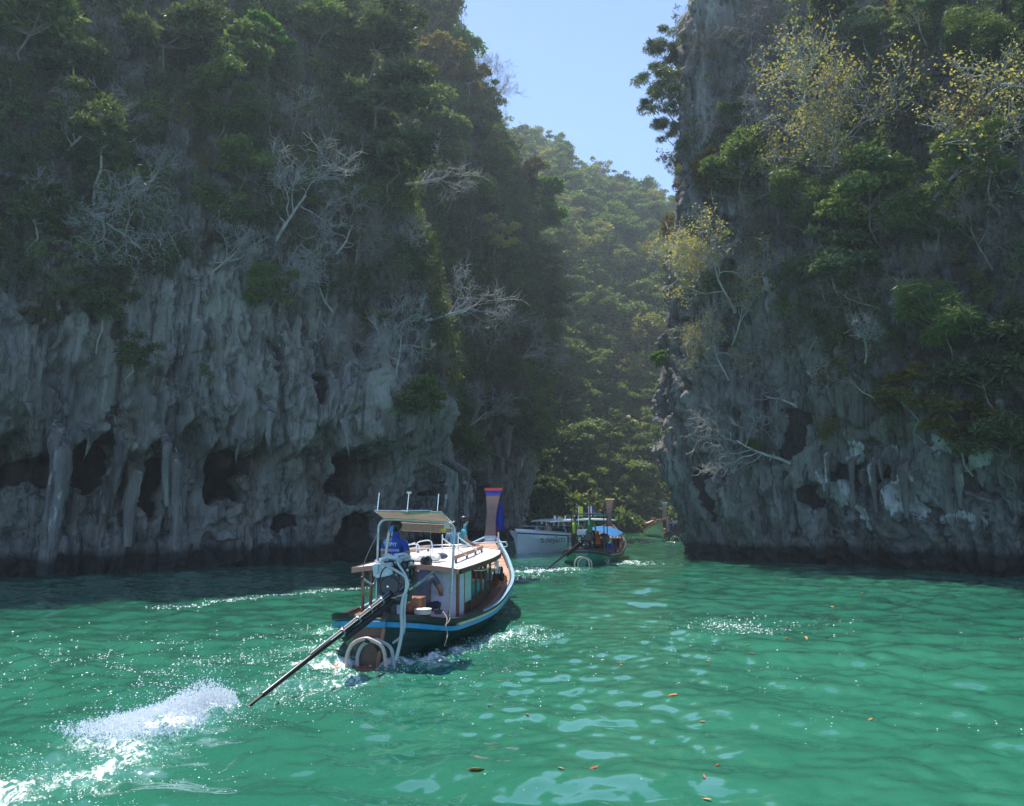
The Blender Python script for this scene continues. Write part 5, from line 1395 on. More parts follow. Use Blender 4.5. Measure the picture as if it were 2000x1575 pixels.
part('propeller', B['steel'], eng, lambda m: [m.add([lin(1.05) + Vector((0, 0, 0)), lin(1.05) + Vector((math.cos(q) * .11, .02, math.sin(q) * .11)), lin(1.07) + Vector((math.cos(q + .7) * .11, -.02, math.sin(q + .7) * .11)), lin(1.07)], [(0, 1, 2, 3)]) for q in (0, 2.1, 4.2)])
# ---- things carried on the boat
def at_boat(p): return (Minv.inverted() @ Vector(p))
def thingmesh(name, label, cat, mat, fn, group=None, rootM=None, smooth=R(45)):
    m = MB(); fn(m)
    me_o = m.build(name, mat, None, smooth)
    me_o.location = bp; me_o.rotation_euler = (0, 0, -YAW)
    return tag(me_o, label, cat, group)
def f(m):
    rows = []
    for i, y in enumerate(np.linspace(-.36, .36, 11)):
        rr_ = .075 * (1 - .35 * abs(y) / .36) * (1 + .12 * math.sin(i * 2.3)); r_ = []
        for j in range(12):
            q = 2 * PI * j / 12; r_.append(Vector((y + .06, 2.35 + .10 * math.cos(q) * (1 + .15 * math.sin(3 * q + i)), 1.345 + rr_ * math.sin(q) * (1 + .2 * math.cos(2 * q + i)))))
        rows.append(r_)
    m.loft(rows, closed=True); m.add(rows[0], [tuple(range(12))]); m.add(rows[-1], [tuple(range(12))])
thingmesh('rolled_tarpaulin', 'cream rolled-up tarpaulin lying on the white cabin roof of the nearest boat', 'tarpaulin', B['cloth_w'], f)
thingmesh('life_jacket_bag', 'grey bag lying beside the rolled tarpaulin on the white roof', 'bag', B['shirt_g'], lambda m: m.ell((.40, 2.6, 1.36), (.11, .09, .055), 12, 8, (0, .1, .4)))
thingmesh('cabin_tarpaulin', 'turquoise plastic tarpaulin seen through the cabin openings of the nearest boat', 'tarpaulin', B['turq'], lambda m: m.box((.55, 4.4, .62), (.4, .9, .3), bev=.05).box((.4, 3.4, .55), (.3, .5, .2), bev=.04))
thingmesh('life_jacket', 'orange life jacket on the bench inside the nearest boat', 'life jacket', B['orange'], lambda m: m.box((.66, 3.3, .52), (.16, .3, .12), rot=(.3, .2, .3), bev=.04))
def coil(m, c, r, n, tr, ax=0):
    pts = []
    for t in np.linspace(0, n * 2 * PI, n * 16):
        k = t / (2 * PI); pts.append(Vector(c) + Vector((0.02 * math.sin(k * 2.1), r * (1 + .06 * math.sin(k * 3)) * math.cos(t), r * 1.1 * math.sin(t) + .0)) + Vector((.018 * k, 0, 0)))
    return m.tube(pts, tr, 6)
thingmesh('rope_coil', 'black hose coil hanging at the bow side of the nearest boat', 'rope', B['black'], lambda m: coil(m, (.88, 5.55, .82), .12, 4, .022))
thingmesh('rope_coil', 'orange rope coil hanging below the black hose at the bow side', 'rope', B['orope'], lambda m: coil(m, (.92, 5.7, .62), .13, 5, .014))
thingmesh('rope_coil', 'white thin rope looped along the cabin eave of the nearest boat', 'rope', B['cloth_w'], lambda m: coil(m, (.90, 5.0, 1.0), .12, 4, .008).tube([(.9, 3.0, 1.08), (.92, 3.8, 1.02), (.92, 4.4, 1.06), (.92, 5.0, 1.08)], .01, 6))
def f(m):
    m.tube([Vector(L(826, 1195, 12.1)) + Vector((0, 0, -.03)), Vector(L(826, 1195, 12.1)) + Vector((0, 0, .03))], .13, 20)
    m.tube([Vector(L(826, 1195, 12.1)) + Vector((0, 0, .03)), Vector(L(826, 1195, 12.1)) + Vector((0, 0, .045))], .135, 20)
thingmesh('basin', 'cream plastic basin with lid behind the white rear cabin panel on the stern deck', 'basin', B['cloth_w'], f)
def f(m):
    c = L(856, 1196, 11.9)
    m.prism([(c.x - .07, c.z + .04), (c.x + .07, c.z + .04), (c.x + .045, c.z - .03), (c.x - .045, c.z - .03)], 1, c.y - .03, c.y + .03)
    m.tube([c + Vector((.01, 0, .02)), c + Vector((.03, 0, .14))], [.012, .02], 8)
thingmesh('bailing_scoop', 'small black scoop with upright handle beside the cream basin', 'scoop', B['black'], f)
thingmesh('plastic_drum', 'pale plastic drum half hidden behind the engine hoses', 'drum', B['lav'], lambda m: m.tube([L(776, 1192, 11.9) + Vector((0, 0, -.12)), L(776, 1192, 11.9) + Vector((0, 0, .1)), L(776, 1192, 11.9) + Vector((0, 0, .15))], [.1, .1, .05], 16))
thingmesh('wooden_box', 'reddish wooden box beside the seated crewman', 'box', B['wood'], lambda m: m.box(L(808, 1180, 12.4), (.32, .3, .22), bev=.01).cyl(L(802, 1188, 12.22), L(802, 1188, 12.26), .04, 14))
def cloth(m, c, w, h, d=0.0, folds=3, sw=.03):
    rows = []
    for i in range(8):
        v = i / 7; rows.append([Vector(c) + Vector(((u - .5) * w * (1 - .35 * (1 - v)), sw * math.sin(u * folds * PI + v) * v, -h * v)) for u in np.linspace(0, 1, 10)])
    m.loft(rows); m.loft([[p + Vector((0, .006, 0)) for p in r_] for r_ in rows], flip=True)
thingmesh('prow_cloth', 'royal blue cloth tied behind the tall prow of the nearest boat', 'cloth', B['cblue'], lambda m: cloth(m, (.17, 9.5, 2.35), .26, .72))
thingmesh('prow_cloth', 'short red cloth under the royal blue one behind the prow', 'cloth', B['cred'], lambda m: cloth(m, (.06, 9.35, 1.75), .2, .34))
pipe('bow_rail', B['white'], boat, [(-.6, 8.0, 1.32), (.5, 8.0, 1.38), (.6, 8.05, 1.36), (.62, 8.1, 1.28), (.5, 8.1, 1.24)], .014)
pipe('bow_rail', B['white'], boat, [(.42, 8.0, 1.2), (.42, 8.0, 1.62)], .02, smoothpts=False)
# ---- people on the nearest boat
def world_of(p, z=None): return Minv.inverted() @ Vector(p)
q = at_y(773, 1040, 12.3)
drv = person('helmsman in a blue T-shirt with white lettering, seen from behind under the awning frame', (q.x, q.y, .31), R(-22), 'stand', B['skin'], B['shirt_b'], B['navy'], s=1.0,
             moves={'lel': (-.25, .04, 1.12), 'lwr': (-.2, .2, .98), 'lha': (-.19, .26, .96), 'rel': (.25, -.03, 1.12), 'rwr': (.22, .1, .92), 'rha': (.21, .16, .89)})
# lettering on the back: three short lines of block strokes
fnt = []
def text(body, size, mat, parent, loc, rot, name='lettering', extr=.002, thing=None, sp=1.0):
    cu = bpy.data.curves.new(name, 'FONT'); cu.body = body; cu.size = size; cu.extrude = extr; cu.align_x = 'CENTER'; cu.align_y = 'CENTER'; cu.space_line = sp
    cu.materials.append(mat); tmp = bpy.data.objects.new('tmp', cu); me = bpy.data.meshes.new_from_object(tmp); bpy.data.objects.remove(tmp); me.name = name
    if not me.materials: me.materials.append(mat)
    o = bpy.data.objects.new(name, me); link(o, parent); o.location = loc; o.rotation_euler = rot; return o
for i, (tx, sz, z) in enumerate((('TOMY', .085, 1.345), ('PHI LEADOOR', .052, 1.255), ('TEAM 57 R', .060, 1.165))):
    text(tx, sz, B['letter'], drv, (-.02, -.135 if i else -.13, z), (R(90), 0, 0))
q = at_y(820, 1170, 12.9)
person('crewman in a slate-blue shirt sitting with his back to us under the cabin roof', (q.x, q.y, .10), R(-14), 'sit', B['skin'], B['shirt_g'], B['navy'], s=1.12,
       moves={'ch': (0, .09, .84), 'nk': (0, .17, .97), 'hb': (0, .22, 1.02), 'hd': (0, .26, 1.07), 'tp': (0, .29, 1.11), 'no': (0, .36, 1.02), 'lea': (-.078, .26, 1.05), 'rea': (.078, .26, 1.05), 'lsh': (-.17, .10, .90), 'rsh': (.17, .10, .90),
              'rel': (.27, .16, .68), 'rwr': (.2, .36, .60), 'rha': (.19, .43, .6), 'lel': (-.27, .16, .68), 'lwr': (-.2, .36, .60), 'lha': (-.19, .43, .6)})
q = at_y(905, 1075, 18.2)
person('passenger with long dark hair in a teal top on the foredeck of the nearest boat', (q.x, q.y, q.z - .42), R(-80), 'sit', B['skin_l'], B['teal'], B['navy'], hair='long', s=.95)
q = at_y(886, 1078, 18.6)
person('second foredeck passenger in a pale blue top, left of the teal one', (q.x, q.y, q.z - .42), R(-20), 'sit', B['skin_l'], B['lblue'], B['navy'], s=.9)

# ================================================================= green longtail boat
def longtail2(label, pos, yaw, C, tarp=True, canopy=True):
    r_ = empty('longtail_boat', pos, yaw); tag(r_, label, 'boat')
    longtail_hull(r_, C, True)
    rudder_loops(r_, (B['ivory'], B['ivory']))
    if tarp:
        def f(m):
            rows = []
            for a in np.linspace(2.3, 6.2, 12):
                z = 1.34 + .02 * (a - 2.3); rows.append([Vector((t, a, z - .30 * abs(t) ** 1.6 + .012 * math.sin(a * 7 + t * 4))) for t in np.linspace(-1.02, 1.02, 11)])
            m.loft(rows); m.loft([[p + Vector((0, 0, .01)) for p in q_] for q_ in rows], flip=True)
        part('awning', C['tarp'], r_, f)
        for sd in (-1, 1):
            for a in (2.4, 3.6, 4.9, 6.1):
                part('awning_post', B['wood_d'] if C.get('dark') else B['steel'], r_, lambda m: m.cyl((sd * .95, a, .3), (sd * .95, a, 1.06), .02, 8))
        for a in (3.0, 4.2, 5.4):
            part('thwart', B['wood'], r_, lambda m: m.box((0, a, .42), (1.9, .28, .04)))
    if canopy:
        part('stern_canopy', B['blackm'], r_, lambda m: m.box((0.15, 1.3, 1.98), (1.35, 1.1, .035), rot=(-.05, 0, 0), bev=.01))
        part('canopy_sheet', B['gelgrey'], r_, lambda m: m.box((0.32, 1.2, 2.02), (.7, .8, .02), rot=(-.05, 0, 0)))
        for x, a in ((-.5, .75), (.8, .75), (-.5, 1.8), (.8, 1.8)):
            part('canopy_post', B['blackm'], r_, lambda m: m.cyl((x, a, .4), (x, a, 1.98), .022, 8))
    e = empty('long_tail_engine', pos, yaw)
    part('engine_block', B['blackm'], e, lambda m: m.box((.18, .2, 1.15), (.42, .5, .34), bev=.04).box((.1, .25, .85), (.3, .34, .3), bev=.04))
    part('housing', B['gelgrey'], e, lambda m: m.box((.02, .05, 1.30), (.36, .3, .2), bev=.02))
    part('pulley', B['blackm'], e, lambda m: m.cyl((.3, -.1, 1.12), (.3, -.02, 1.12), .13, 20))
    part('fittings', B['steel'], e, lambda m: [m.box((rsn.uniform(-.1, .45), rsn.uniform(-.1, .2), rsn.uniform(.8, 1.4)), (.05, .05, .04), rot=(rsn.random(), rsn.random(), 0)) for _ in range(16)])
    part('pivot_post', B['blackm'], e, lambda m: m.cyl((.12, .3, .4), (.12, .3, .85), .05, 10))
    return r_, e
gp = at_z(1136, 1106, 0); GY = R(14.0)
C1 = dict(hull=B['green2'], inner=B['wood_d'], floor=B['wood_d'], cap=B['black'], stripe=B['black'], cream=B['gelgrey'], deck=B['wood_d'], prow=B['wood_prow'], band=B['wood_prow'], prow_cap=B['yellow'], ribbon=B['cred'], ribbon2=B['dgreen'], tarp=B['tarpb'], dark=True)
gb, ge = longtail2('bright green hulled longtail boat with blue tarpaulin roof and black awning, behind the nearest boat', gp, -GY, C1)
tag(ge, 'black engine with a slanting pole on the stern of the green boat', 'engine')
GM = (Matrix.Translation(gp) @ Matrix.Rotation(-GY, 4, 'Z')).inverted()
g1 = GM @ at_z(1068, 1113, -.05); g0 = Vector((.05, .1, 1.0))
part('tail_shaft', B['blackm'], ge, lambda m: m.tube([g0, g0.lerp(g1, .5), g1], [.05, .045, .025], 8).tube([g0 + Vector((0, 0, -.1)), g0.lerp(g1, .45) + Vector((0, 0, -.1))], .05, 8))
# the white emblem and number on the hull
h5 = part('hull_number', B['cloth_w'], gb, lambda m: m.tube([(.0 + .10 * math.cos(t), 0, .17 * math.sin(t)) for t in np.linspace(.6, 5.2, 14)], .012, 5).tube([(.13, 0, .15), (.03, 0, .14), (.02, 0, .02), (.10, 0, .03), (.12, 0, -.07), (.02, 0, -.13)], .016, 5), label='white 5 in a ring')
h5.location = (gi(1.15, 3) + (gi(1.15, 1) - gi(1.15, 3)) * .52 + .03, 1.15, .2); h5.rotation_euler = (R(-22), 0, R(62))
def flag(label, px, py, Y, mats, h=.55, s=1.0):
    p = at_y(px, py, Y)
    e = empty('flag', (p.x, p.y, p.z)); tag(e, label, 'flag')
    part('flagpole', B['steel'], e, lambda m: m.cyl((0, 0, -.35), (0, 0, h), .012, 6))
    n = len(mats)
    for i, mt in enumerate(mats):
        x0, x1 = i / n * .16 * s, (i + 1) / n * .16 * s
        part('flag_cloth', mt, e, lambda m: (m.loft([[Vector((x0 + .02, .02 * math.sin(v * 5), h - .02 - v * .42 * s)), Vector((x1 + .02, .03 * math.sin(v * 5 + 1), h - .05 - v * .42 * s))] for v in np.linspace(0, 1, 7)])))
    return e
flag('yellow flag on the black awning of the green boat', 1130, 1008, 31.5, [B['yellow']], .42)
flag('red, white and blue flag on the black awning of the green boat', 1150, 1008, 31.5, [B['cred'], B['white'], B['cblue']], .42)
q = at_y(1152, 1040, 32.3); person('helmsman in green and dark blue at the stern of the green boat', (q.x, q.y, .35), R(-14), 'stand', B['skin'], B['dgreen'], B['navy'], s=.98, hatmat=B['tarpb'])
q = at_y(1124, 1040, 32.6); person('crewman in a lime-yellow shirt standing on the left of the green boat', (q.x, q.y, .25), R(120), 'stand', B['skin'], B['lime'], B['navy'], s=.98)
for i, (px_, Yp) in enumerate(((1168, 35.0), (1180, 36.2), (1160, 37.0))):
    q = at_y(px_, 1062, Yp); person(('passenger in orange under the blue roof of the green boat', 'passenger in dark clothes under the blue roof of the green boat', 'passenger furthest forward under the blue roof of the green boat')[i], (q.x, q.y, .15), R(-10), 'sit', B['skin'], (B['orange'], B['shirt_g'], B['navy'])[i], s=.95)
bx = GM @ at_y(1204, 1076, 35)
o = part('barrel', B['cblue'], None, lambda m: m.tube([(0, 0, 0), (0, 0, .1), (0, 0, .45), (0, 0, .5)], [.2, .24, .24, .2], 16)); o.location = GM.inverted() @ Vector((.62, 4.4, .18)); tag(o, 'blue plastic barrel amidships in the green boat', 'barrel')

# ================================================================= white speedboat
s_bow = at_z(1020, 1081, 0); s_st = Vector((4.9, 43.2, 0)); dv = (s_bow - s_st).normalized(); SL = (s_bow - s_st).length
sp = empty('speedboat', s_st, math.atan2(-dv.x, dv.y)); tag(sp, 'white speedboat with hard white top and passengers, behind the nearest boat', 'boat')
ST_ = []
for t in np.linspace(0, 1, 26):
    w = 1.22 * (1 - max(0, (t - .5) / .5) ** 2.6 * .80); wl = 1.08 * (1 - max(0, (t - .35) / .65) ** 1.7 * .97)
    ST_.append((t, w, 0.88 + .26 * t ** 2.2, wl, t * SL + (0.35 * t ** 6)))
def f(m):
    rows = []
    for t, w, g, wl, y in ST_:
        ch = .28 + .45 * t ** 3; rk = .28 * t ** 5
        sec = [(w, g, 1), (w * .985, g - .1, .9), (w * .93 + .02, ch + .16, .5), (wl + (w - wl) * .45, ch, .35), (wl, .0, 0), (wl * .5, -.25, -.1), (.01, -.4, -.15)]
        rows.append([Vector((-x, y + rk * k, z)) for x, z, k in sec] + [Vector((x, y + rk * k, z)) for x, z, k in sec[::-1]])
    m.loft(rows); n = len(rows[0]); m.add(rows[0], [tuple(range(n))]); m.add(rows[-1], [tuple(range(n))])
part('hull', B['gel'], sp, f, R(35))
for sd in (-1, 1):
    def f(m):
        rows = []
        for t, w, g, wl, y in ST_:
            yy = y + .28 * t ** 5 * .9; rows.append([Vector((sd * (w * .99), yy, g - .14)), Vector((sd * (w * .99 + .02), yy, g - .14)), Vector((sd * (w * .99 + .025), yy, g - .08)), Vector((sd * (w * .99), yy, g - .08))])
        m.loft(rows, closed=True)
    part('rub_rail', B['navy'], sp, f)
part('deck', B['gel'], sp, lambda m: m.loft([[Vector((-w, y + .28 * t ** 5, g)), Vector((-w * .6, y + .28 * t ** 5, g + .10 * (t > .62))), Vector((w * .6, y + .28 * t ** 5, g + .10 * (t > .62))), Vector((w, y + .28 * t ** 5, g))] for t, w, g, wl, y in ST_ if t > .52]), R(20))
part('cockpit_floor', B['gelgrey'], sp, lambda m: m.box((0, SL * .27, .5), (2.1, SL * .5, .04)))
for sd in (-1, 1):
    part('gunwale_top', B['gel'], sp, lambda m: m.loft([[Vector((sd * w, y, g)), Vector((sd * (w - .18), y, g + .02)), Vector((sd * (w - .18), y, g - .3))] for t, w, g, wl, y in ST_ if t <= .54]))
    if sd > 5: part('hull_window', B['glass'], sp, lambda m: m.prism([(SL * .66, 1.02), (SL * .73, 1.06), (SL * .71, .99), (SL * .655, .97)], 0, sd * 1.0, sd * 1.12))
part('windscreen', B['glass'], sp, lambda m: m.loft([[Vector((-1.0, SL * .46, 1.0)), Vector((-.8, SL * .60, 1.02)), Vector((.8, SL * .60, 1.02)), Vector((1.0, SL * .46, 1.0))], [Vector((-.92, SL * .42, 1.3)), Vector((-.7, SL * .52, 1.34)), Vector((.7, SL * .52, 1.34)), Vector((.92, SL * .42, 1.3))]]), None)
pipe('windscreen_frame', B['white'], sp, [(-1.0, SL * .40, 1.0), (-.92, SL * .42, 1.31), (-.7, SL * .52, 1.35), (.7, SL * .52, 1.35), (.92, SL * .42, 1.31), (1.0, SL * .40, 1.0)], .022, smoothpts=False)
def f(m):
    rows = []
    for t in np.linspace(0, 1, 12):
        y = SL * (-.02 + .80 * t); w = 1.08 * (1 - .35 * max(0, (t - .75) / .25) ** 2); z = 1.62 + .06 * math.sin(t * PI) - .02 * t
        rows.append([Vector((w * q_, y, z + .07 * (1 - q_ * q_))) for q_ in np.linspace(-1, 1, 9)] + [Vector((w * q_, y, z + .05 * (1 - q_ * q_) - .07)) for q_ in np.linspace(1, -1, 9)])
    m.loft(rows, closed=True); n = len(rows[0]); m.add(rows[0], [tuple(range(n))]); m.add(rows[-1], [tuple(range(n))])
part('hard_top', B['gel'], sp, f)
for sd in (-1, 1):
    for t, dt in ((.05, .0), (.25, .03), (.45, .08), (.62, .06)):
        part('top_post', B['gelgrey'], sp, lambda m: m.cyl((sd * 1.0, SL * t, .9), (sd * .97, SL * (t + dt), 1.6), .025, 8))
for i, t in enumerate((.30, .42)):
    part('fender', B['cblue'], sp, lambda m: m.tube([(-1.28, SL * t - .15, .95), (-1.3, SL * t - .1, .95), (-1.3, SL * t + .25, .98), (-1.28, SL * t + .3, .98)], [.03, .09, .09, .03], 12))
part('seat_row', B['gelgrey'], sp, lambda m: m.box((-.6, SL * .2, .68), (.5, SL * .34, .34), bev=.04).box((.6, SL * .2, .68), (.5, SL * .34, .34), bev=.04))
pipe('bow_rail', B['steel'], sp, [(-1.0, SL * .62, 1.0), (-.95, SL * .66, 1.22), (-.6, SL * .88, 1.34), (0, SL * 1.02, 1.36), (.6, SL * .88, 1.34), (.95, SL * .66, 1.22), (1.0, SL * .62, 1.0)], .014)
# name on the port side, facing the camera
t1 = text('ธ.กฤษีดา 28', .40, B['sign_ink'], sp, (-1.10, SL * .76, .66), (R(80), 0, R(-90 - 12)), extr=.004)
t2 = text('Tour', .36, B['sign_ink'], sp, (-1.20, SL * .30, .58), (R(82), R(-4), R(-90)), extr=.004)
def on_sp(x, y, z): return sp.matrix_basis @ Vector((x, y, z))
for i, (x, t, z, lab, sk, tp) in enumerate(((-.22, .72, .50, 'bare-chested passenger on the bow of the white speedboat', B['skin_l'], None), (.05, .82, .52, 'passenger low at the very bow tip of the white speedboat', B['skin_l'], B['gelgrey']),
        (-.42, .34, .45, 'passenger in pink inside the white speedboat', B['skin_l'], B['pink']), (.3, .28, .45, 'passenger in white inside the white speedboat', B['skin_l'], B['white']), (-.35, .52, .45, 'passenger in red behind the windscreen of the white speedboat', B['skin_l'], B['cred']))):
    p = on_sp(x, SL * t, z); person(lab, p, sp.rotation_euler.z + (.12, -.05, 2.9, -.2, .1)[i], 'sit', sk, tp, s=(.85, .72, .9, .9, .85)[i])
for i, (px_, py_, mats, lab) in enumerate(((1057, 1017, [B['cred'], B['white'], B['cblue']], 'leftmost small flag on the speedboat roof, red and white'), (1067, 1017, [B['cred'], B['white']], 'small pale red flag beside the leftmost on the speedboat roof'),
        (1082, 1010, [B['white']], 'small white flag in the middle of the speedboat roof'), (1091, 1012, [B['yellow']], 'small yellow flag on the speedboat roof'), (1103, 1010, [B['white'], B['cblue']], 'rightmost small white and blue flag on the speedboat roof'))):
    flag(lab, px_, py_ + 4, 40.5, mats, .20, .6)

# ================================================================= two distant longtails by the right cliff
C2 = dict(hull=B['cream'], inner=B['wood_d'], floor=B['wood_d'], cap=B['wood_l'], stripe=B['wood_l'], deck=B['wood_l'], prow=B['wood_l'], band=B['pink'], prow_cap=B['white'], ribbon=B['cred'], ribbon2=B['white'], tarp=B['pink'])
C3 = dict(hull=B['green'], inner=B['wood_d'], floor=B['wood_d'], cap=B['black'], stripe=B['wood_d'], deck=B['wood_d'], prow=B['wood_d'], band=B['wood_d'], prow_cap=B['wood_d'], ribbon=B['white'], ribbon2=B['cred'], tarp=B['lblue'])
pb = at_z(1297, 1052, 0)
f1r, f1e = longtail2('distant longtail boat with pale hull pointing its prow at us beside the right cliff', Vector((pb.x + 1.0, pb.y + 9.0, 0)), R(180 - 6), C2, canopy=False)
tag(f1e, 'engine behind the passengers of the distant pale longtail boat', 'engine')
pc = at_z(1318, 1058, 0)
f2r, f2e = longtail2('distant dark longtail boat seen from the stern, half hidden by the right cliff', Vector((pc.x, pc.y, 0)), R(-22), C3, canopy=False)
tag(f2e, 'engine of the distant dark longtail boat, its pole pointing down to the left', 'engine')
FM = (Matrix.Translation(f2r.location) @ Matrix.Rotation(R(-22), 4, 'Z')).inverted()
k1 = FM @ at_z(1291, 1058, 0)
part('tail_shaft', B['blackm'], f2e, lambda m: m.tube([(.05, .1, 1.0), k1], [.05, .03], 6))
for i in range(6):
    a = 1.5 + i * 1.0
    p = f1r.matrix_basis @ Vector(((-.5, .5)[i % 2], 2.4 + i * .95, .25))
    person(['passenger in pink at the stern of the distant pale boat', 'passenger in white in the distant pale boat', 'passenger in red in the distant pale boat', 'bare-backed passenger in the distant pale boat', 'passenger in orange near the prow of the distant pale boat', 'foremost passenger on the distant pale boat'][i],
           p, R(180 + 20 * i), 'sit', B['skin_l'], (B['pink'], B['white'], B['cred'], None, B['orange'], B['pink'])[i], s=1.0)
for i in range(3):
    p = f2r.matrix_basis @ Vector(((-.4, .4)[i % 2], 1.3 + i * 1.3, .25))
    person(['boatman in blue at the stern of the distant dark boat', 'passenger in white in the distant dark boat', 'passenger in red in the distant dark boat'][i], p, R(-20), 'sit', B['skin'], (B['cblue'], B['white'], B['cred'])[i], s=1.0)
bpy.data.scenes.remove(_psc)
# ================================================================= ROCK CURTAINS, SPRAY, FLOATING LEAVES
def column(c, px, y0, y1, r0, r1, sway=0.1, out=0.35, seed=0, name='stalactite', lab=None):
    P, rz = locate(c, px, y0)
    n = Vector((math.sin(rz), -math.cos(rz), 0)); d = math.hypot(P.x, P.y)
    Lz = (y1 - y0) / 1500 * d
    rs = np.random.RandomState(seed); V = []; F = []; k = 22; m_ = 12
    for i in range(k + 1):
        t = i / k; r_ = (r0 + (r1 - r0) * t ** 0.8) / 1500 * d
        if r1 < 2 : r_ *= (1 - t ** 3)
        q_ = min(1.0, t * 4.5); cx = P + n * (out * (1 - .3 * t) * q_ - 0.45 * (1 - q_)) + Vector((math.cos(rz), math.sin(rz), 0)) * (sway * math.sin(t * 4 + seed) )
        for j in range(m_):
            a = 2 * PI * j / m_; nz = 1 + 0.32 * float(pn(j * .9 + seed * 7, t * 7, .5)) + .18 * float(pn(j * 2.1, t * 21, seed))
            V.append((cx.x + r_ * nz * math.cos(a), cx.y + r_ * nz * math.sin(a), P.z + .3 - (Lz + .3) * t))
    for i in range(k):
        for j in range(m_): F.append((i * m_ + j, i * m_ + (j + 1) % m_, (i + 1) * m_ + (j + 1) % m_, (i + 1) * m_ + j))
    me = mesh_np(name, V, F, [M['rock_l'] if c is left else M['rock_r']], True)
    fattr(me, 'rib', np.full(len(V), 0.75)); fattr(me, 'pale', np.full(len(V), 0.42)); fattr(me, 'veg', np.zeros(len(V))); fattr(me, 'wet_cave_shade', [float(1 - sstep(.2, 1.2, v[2])) for v in V])
    o = bpy.data.objects.new(name, me); link(o, c.ob); 
    if lab: o['label'] = lab
    return o
for i, (px_, y0, y1, r0, r1) in enumerate([(118, 835, 1075, 20, 13), (216, 880, 985, 17, 8), (256, 905, 1050, 12, 9), (322, 860, 985, 10, 5), (340, 880, 1060, 11, 8), (60, 800, 850, 10, 1), (165, 845, 900, 12, 1),
        (232, 850, 930, 22, 6), (456, 870, 915, 8, 1), (520, 800, 880, 12, 2), (668, 830, 900, 10, 1), 
        (940, 890, 940, 6, 1), (962, 890, 950, 7, 1), (985, 895, 940, 6, 1), (1005, 890, 935, 6, 1), (880, 900, 1040, 14, 20), (900, 920, 1010, 9, 12), (975, 830, 900, 14, 4), (845, 910, 1030, 12, 18)]):
    column(left, px_, y0, y1, r0, r1, seed=i, out=0.5 if px_ < 760 else .9)
for i, (px_, y0, y1, r0, r1) in enumerate([(1660, 890, 975, 8, 2), (1700, 900, 990, 10, 4), (1722, 900, 970, 6, 1), (1760, 900, 1000, 12, 4), (1610, 880, 960, 9, 3), (1870, 900, 980, 12, 3)]):
    column(right, px_, y0, y1, r0, r1, seed=40 + i, out=.15, sway=.03)

# ---- spray thrown up by the screw and foam bubbles with painted glints: too many to count
msp, nt, b = newmat('spray_white'); b.inputs['Base Color'].default_value = (0.9, 0.93, 0.94, 1); b.inputs['Roughness'].default_value = 0.3
rs = np.random.RandomState(77)
TET = np.array([(1, 0, -.35), (-.5, .87, -.35), (-.5, -.87, -.35), (0, 0, 1)])
TF = np.array([(0, 1, 2), (0, 3, 1), (1, 3, 2), (2, 3, 0)])
def drops(name, label, P, r, flat=1.0):
    n = len(P); q = rs.normal(size=(n, 3)); 
    a = rs.rand(n) * 6.28; c, s = np.cos(a), np.sin(a)
    T = np.repeat(TET[None], n, 0); X = T[..., 0] * c[:, None] - T[..., 1] * s[:, None]; Y = T[..., 0] * s[:, None] + T[..., 1] * c[:, None]
    V = np.stack([X, Y, T[..., 2] * flat], -1) * np.asarray(r)[:, None, None] + P[:, None, :]
    F = (TF[None] + 4 * np.arange(n)[:, None, None]).reshape(-1, 3)
    o = bpy.data.objects.new(name, mesh_np(name, V.reshape(-1, 3), F, [msp])); link(o); return tag(o, label, None, None, 'stuff')
A_ = np.array(W(456, 1378)); B_ = np.array(W(140, 1452)); dirv = B_ - A_; Ln = np.linalg.norm(dirv); dirv /= Ln; nrm = np.array([-dirv[1], dirv[0]])
n = 42000
t = rs.beta(1.2, 1.8, n); hmax = 0.27 * np.exp(-((t - .2) / .2) ** 2) + 0.12 * np.exp(-((t - .5) / .3) ** 2) + .03
wd = .07 + .24 * t ** .6
off = rs.normal(size=n) * wd
z = 0.03 + hmax * rs.beta(1.0, 2.1, n) * np.exp(-(off / wd / 1.6) ** 2)
XY = A_ + dirv * (t * Ln)[:, None] + nrm * off[:, None]
P = np.concatenate([XY, z[:, None]], 1)
fly = rs.rand(n) < .05; P[fly, 2] += rs.rand(fly.sum()) ** 2 * .35; P[fly, :2] += rs.normal(size=(fly.sum(), 2)) * .15
drops('propeller_spray', 'white spray thrown up where the long tail screw churns the water', P, .0022 + .013 * rs.rand(n) ** 5)
# bubbles lying on the water, and white specks imitating sun glints
def wl_interp(P2):
    r_ = np.hypot(P2[:, 0], P2[:, 1]); a = np.arctan2(P2[:, 0], P2[:, 1])
    i = np.clip(np.searchsorted(rr, r_) - 1, 0, len(rr) - 2); j = np.clip(np.searchsorted(th, a) - 1, 0, len(th) - 2)
    fr = (r_ - rr[i]) / (rr[i + 1] - rr[i]); ft = (a - th[j]) / (th[j + 1] - th[j])
    def g(Q): return (Q[i, j] * (1 - ft) + Q[i, j + 1] * ft) * (1 - fr) + (Q[i + 1, j] * (1 - ft) + Q[i + 1, j + 1] * ft) * fr
    return g(WXd), g(WYd), g(WZ), g(foam)
pts = []
for a, b_, w0, w1, st, ch in WAKES_AND_GLITTER:
    a = np.array(a); b_ = np.array(b_); l = np.linalg.norm(b_ - a); m_ = int(900 * l * (w0 + w1) / 2 * st / (max(a[1], b_[1]) / 10) ** 1.2) + 150
    tt = rs.rand(m_); w_ = (w0 + (w1 - w0) * tt) * 1.25
    nr = np.array([-(b_ - a)[1], (b_ - a)[0]]) / l
    pts.append(a + (b_ - a) * tt[:, None] + nr * (rs.normal(size=m_) * w_)[:, None] * 0.8 + rs.normal(size=(m_, 2)) * .04)
m_ = 5200                                                     # churned area round the nearest boat
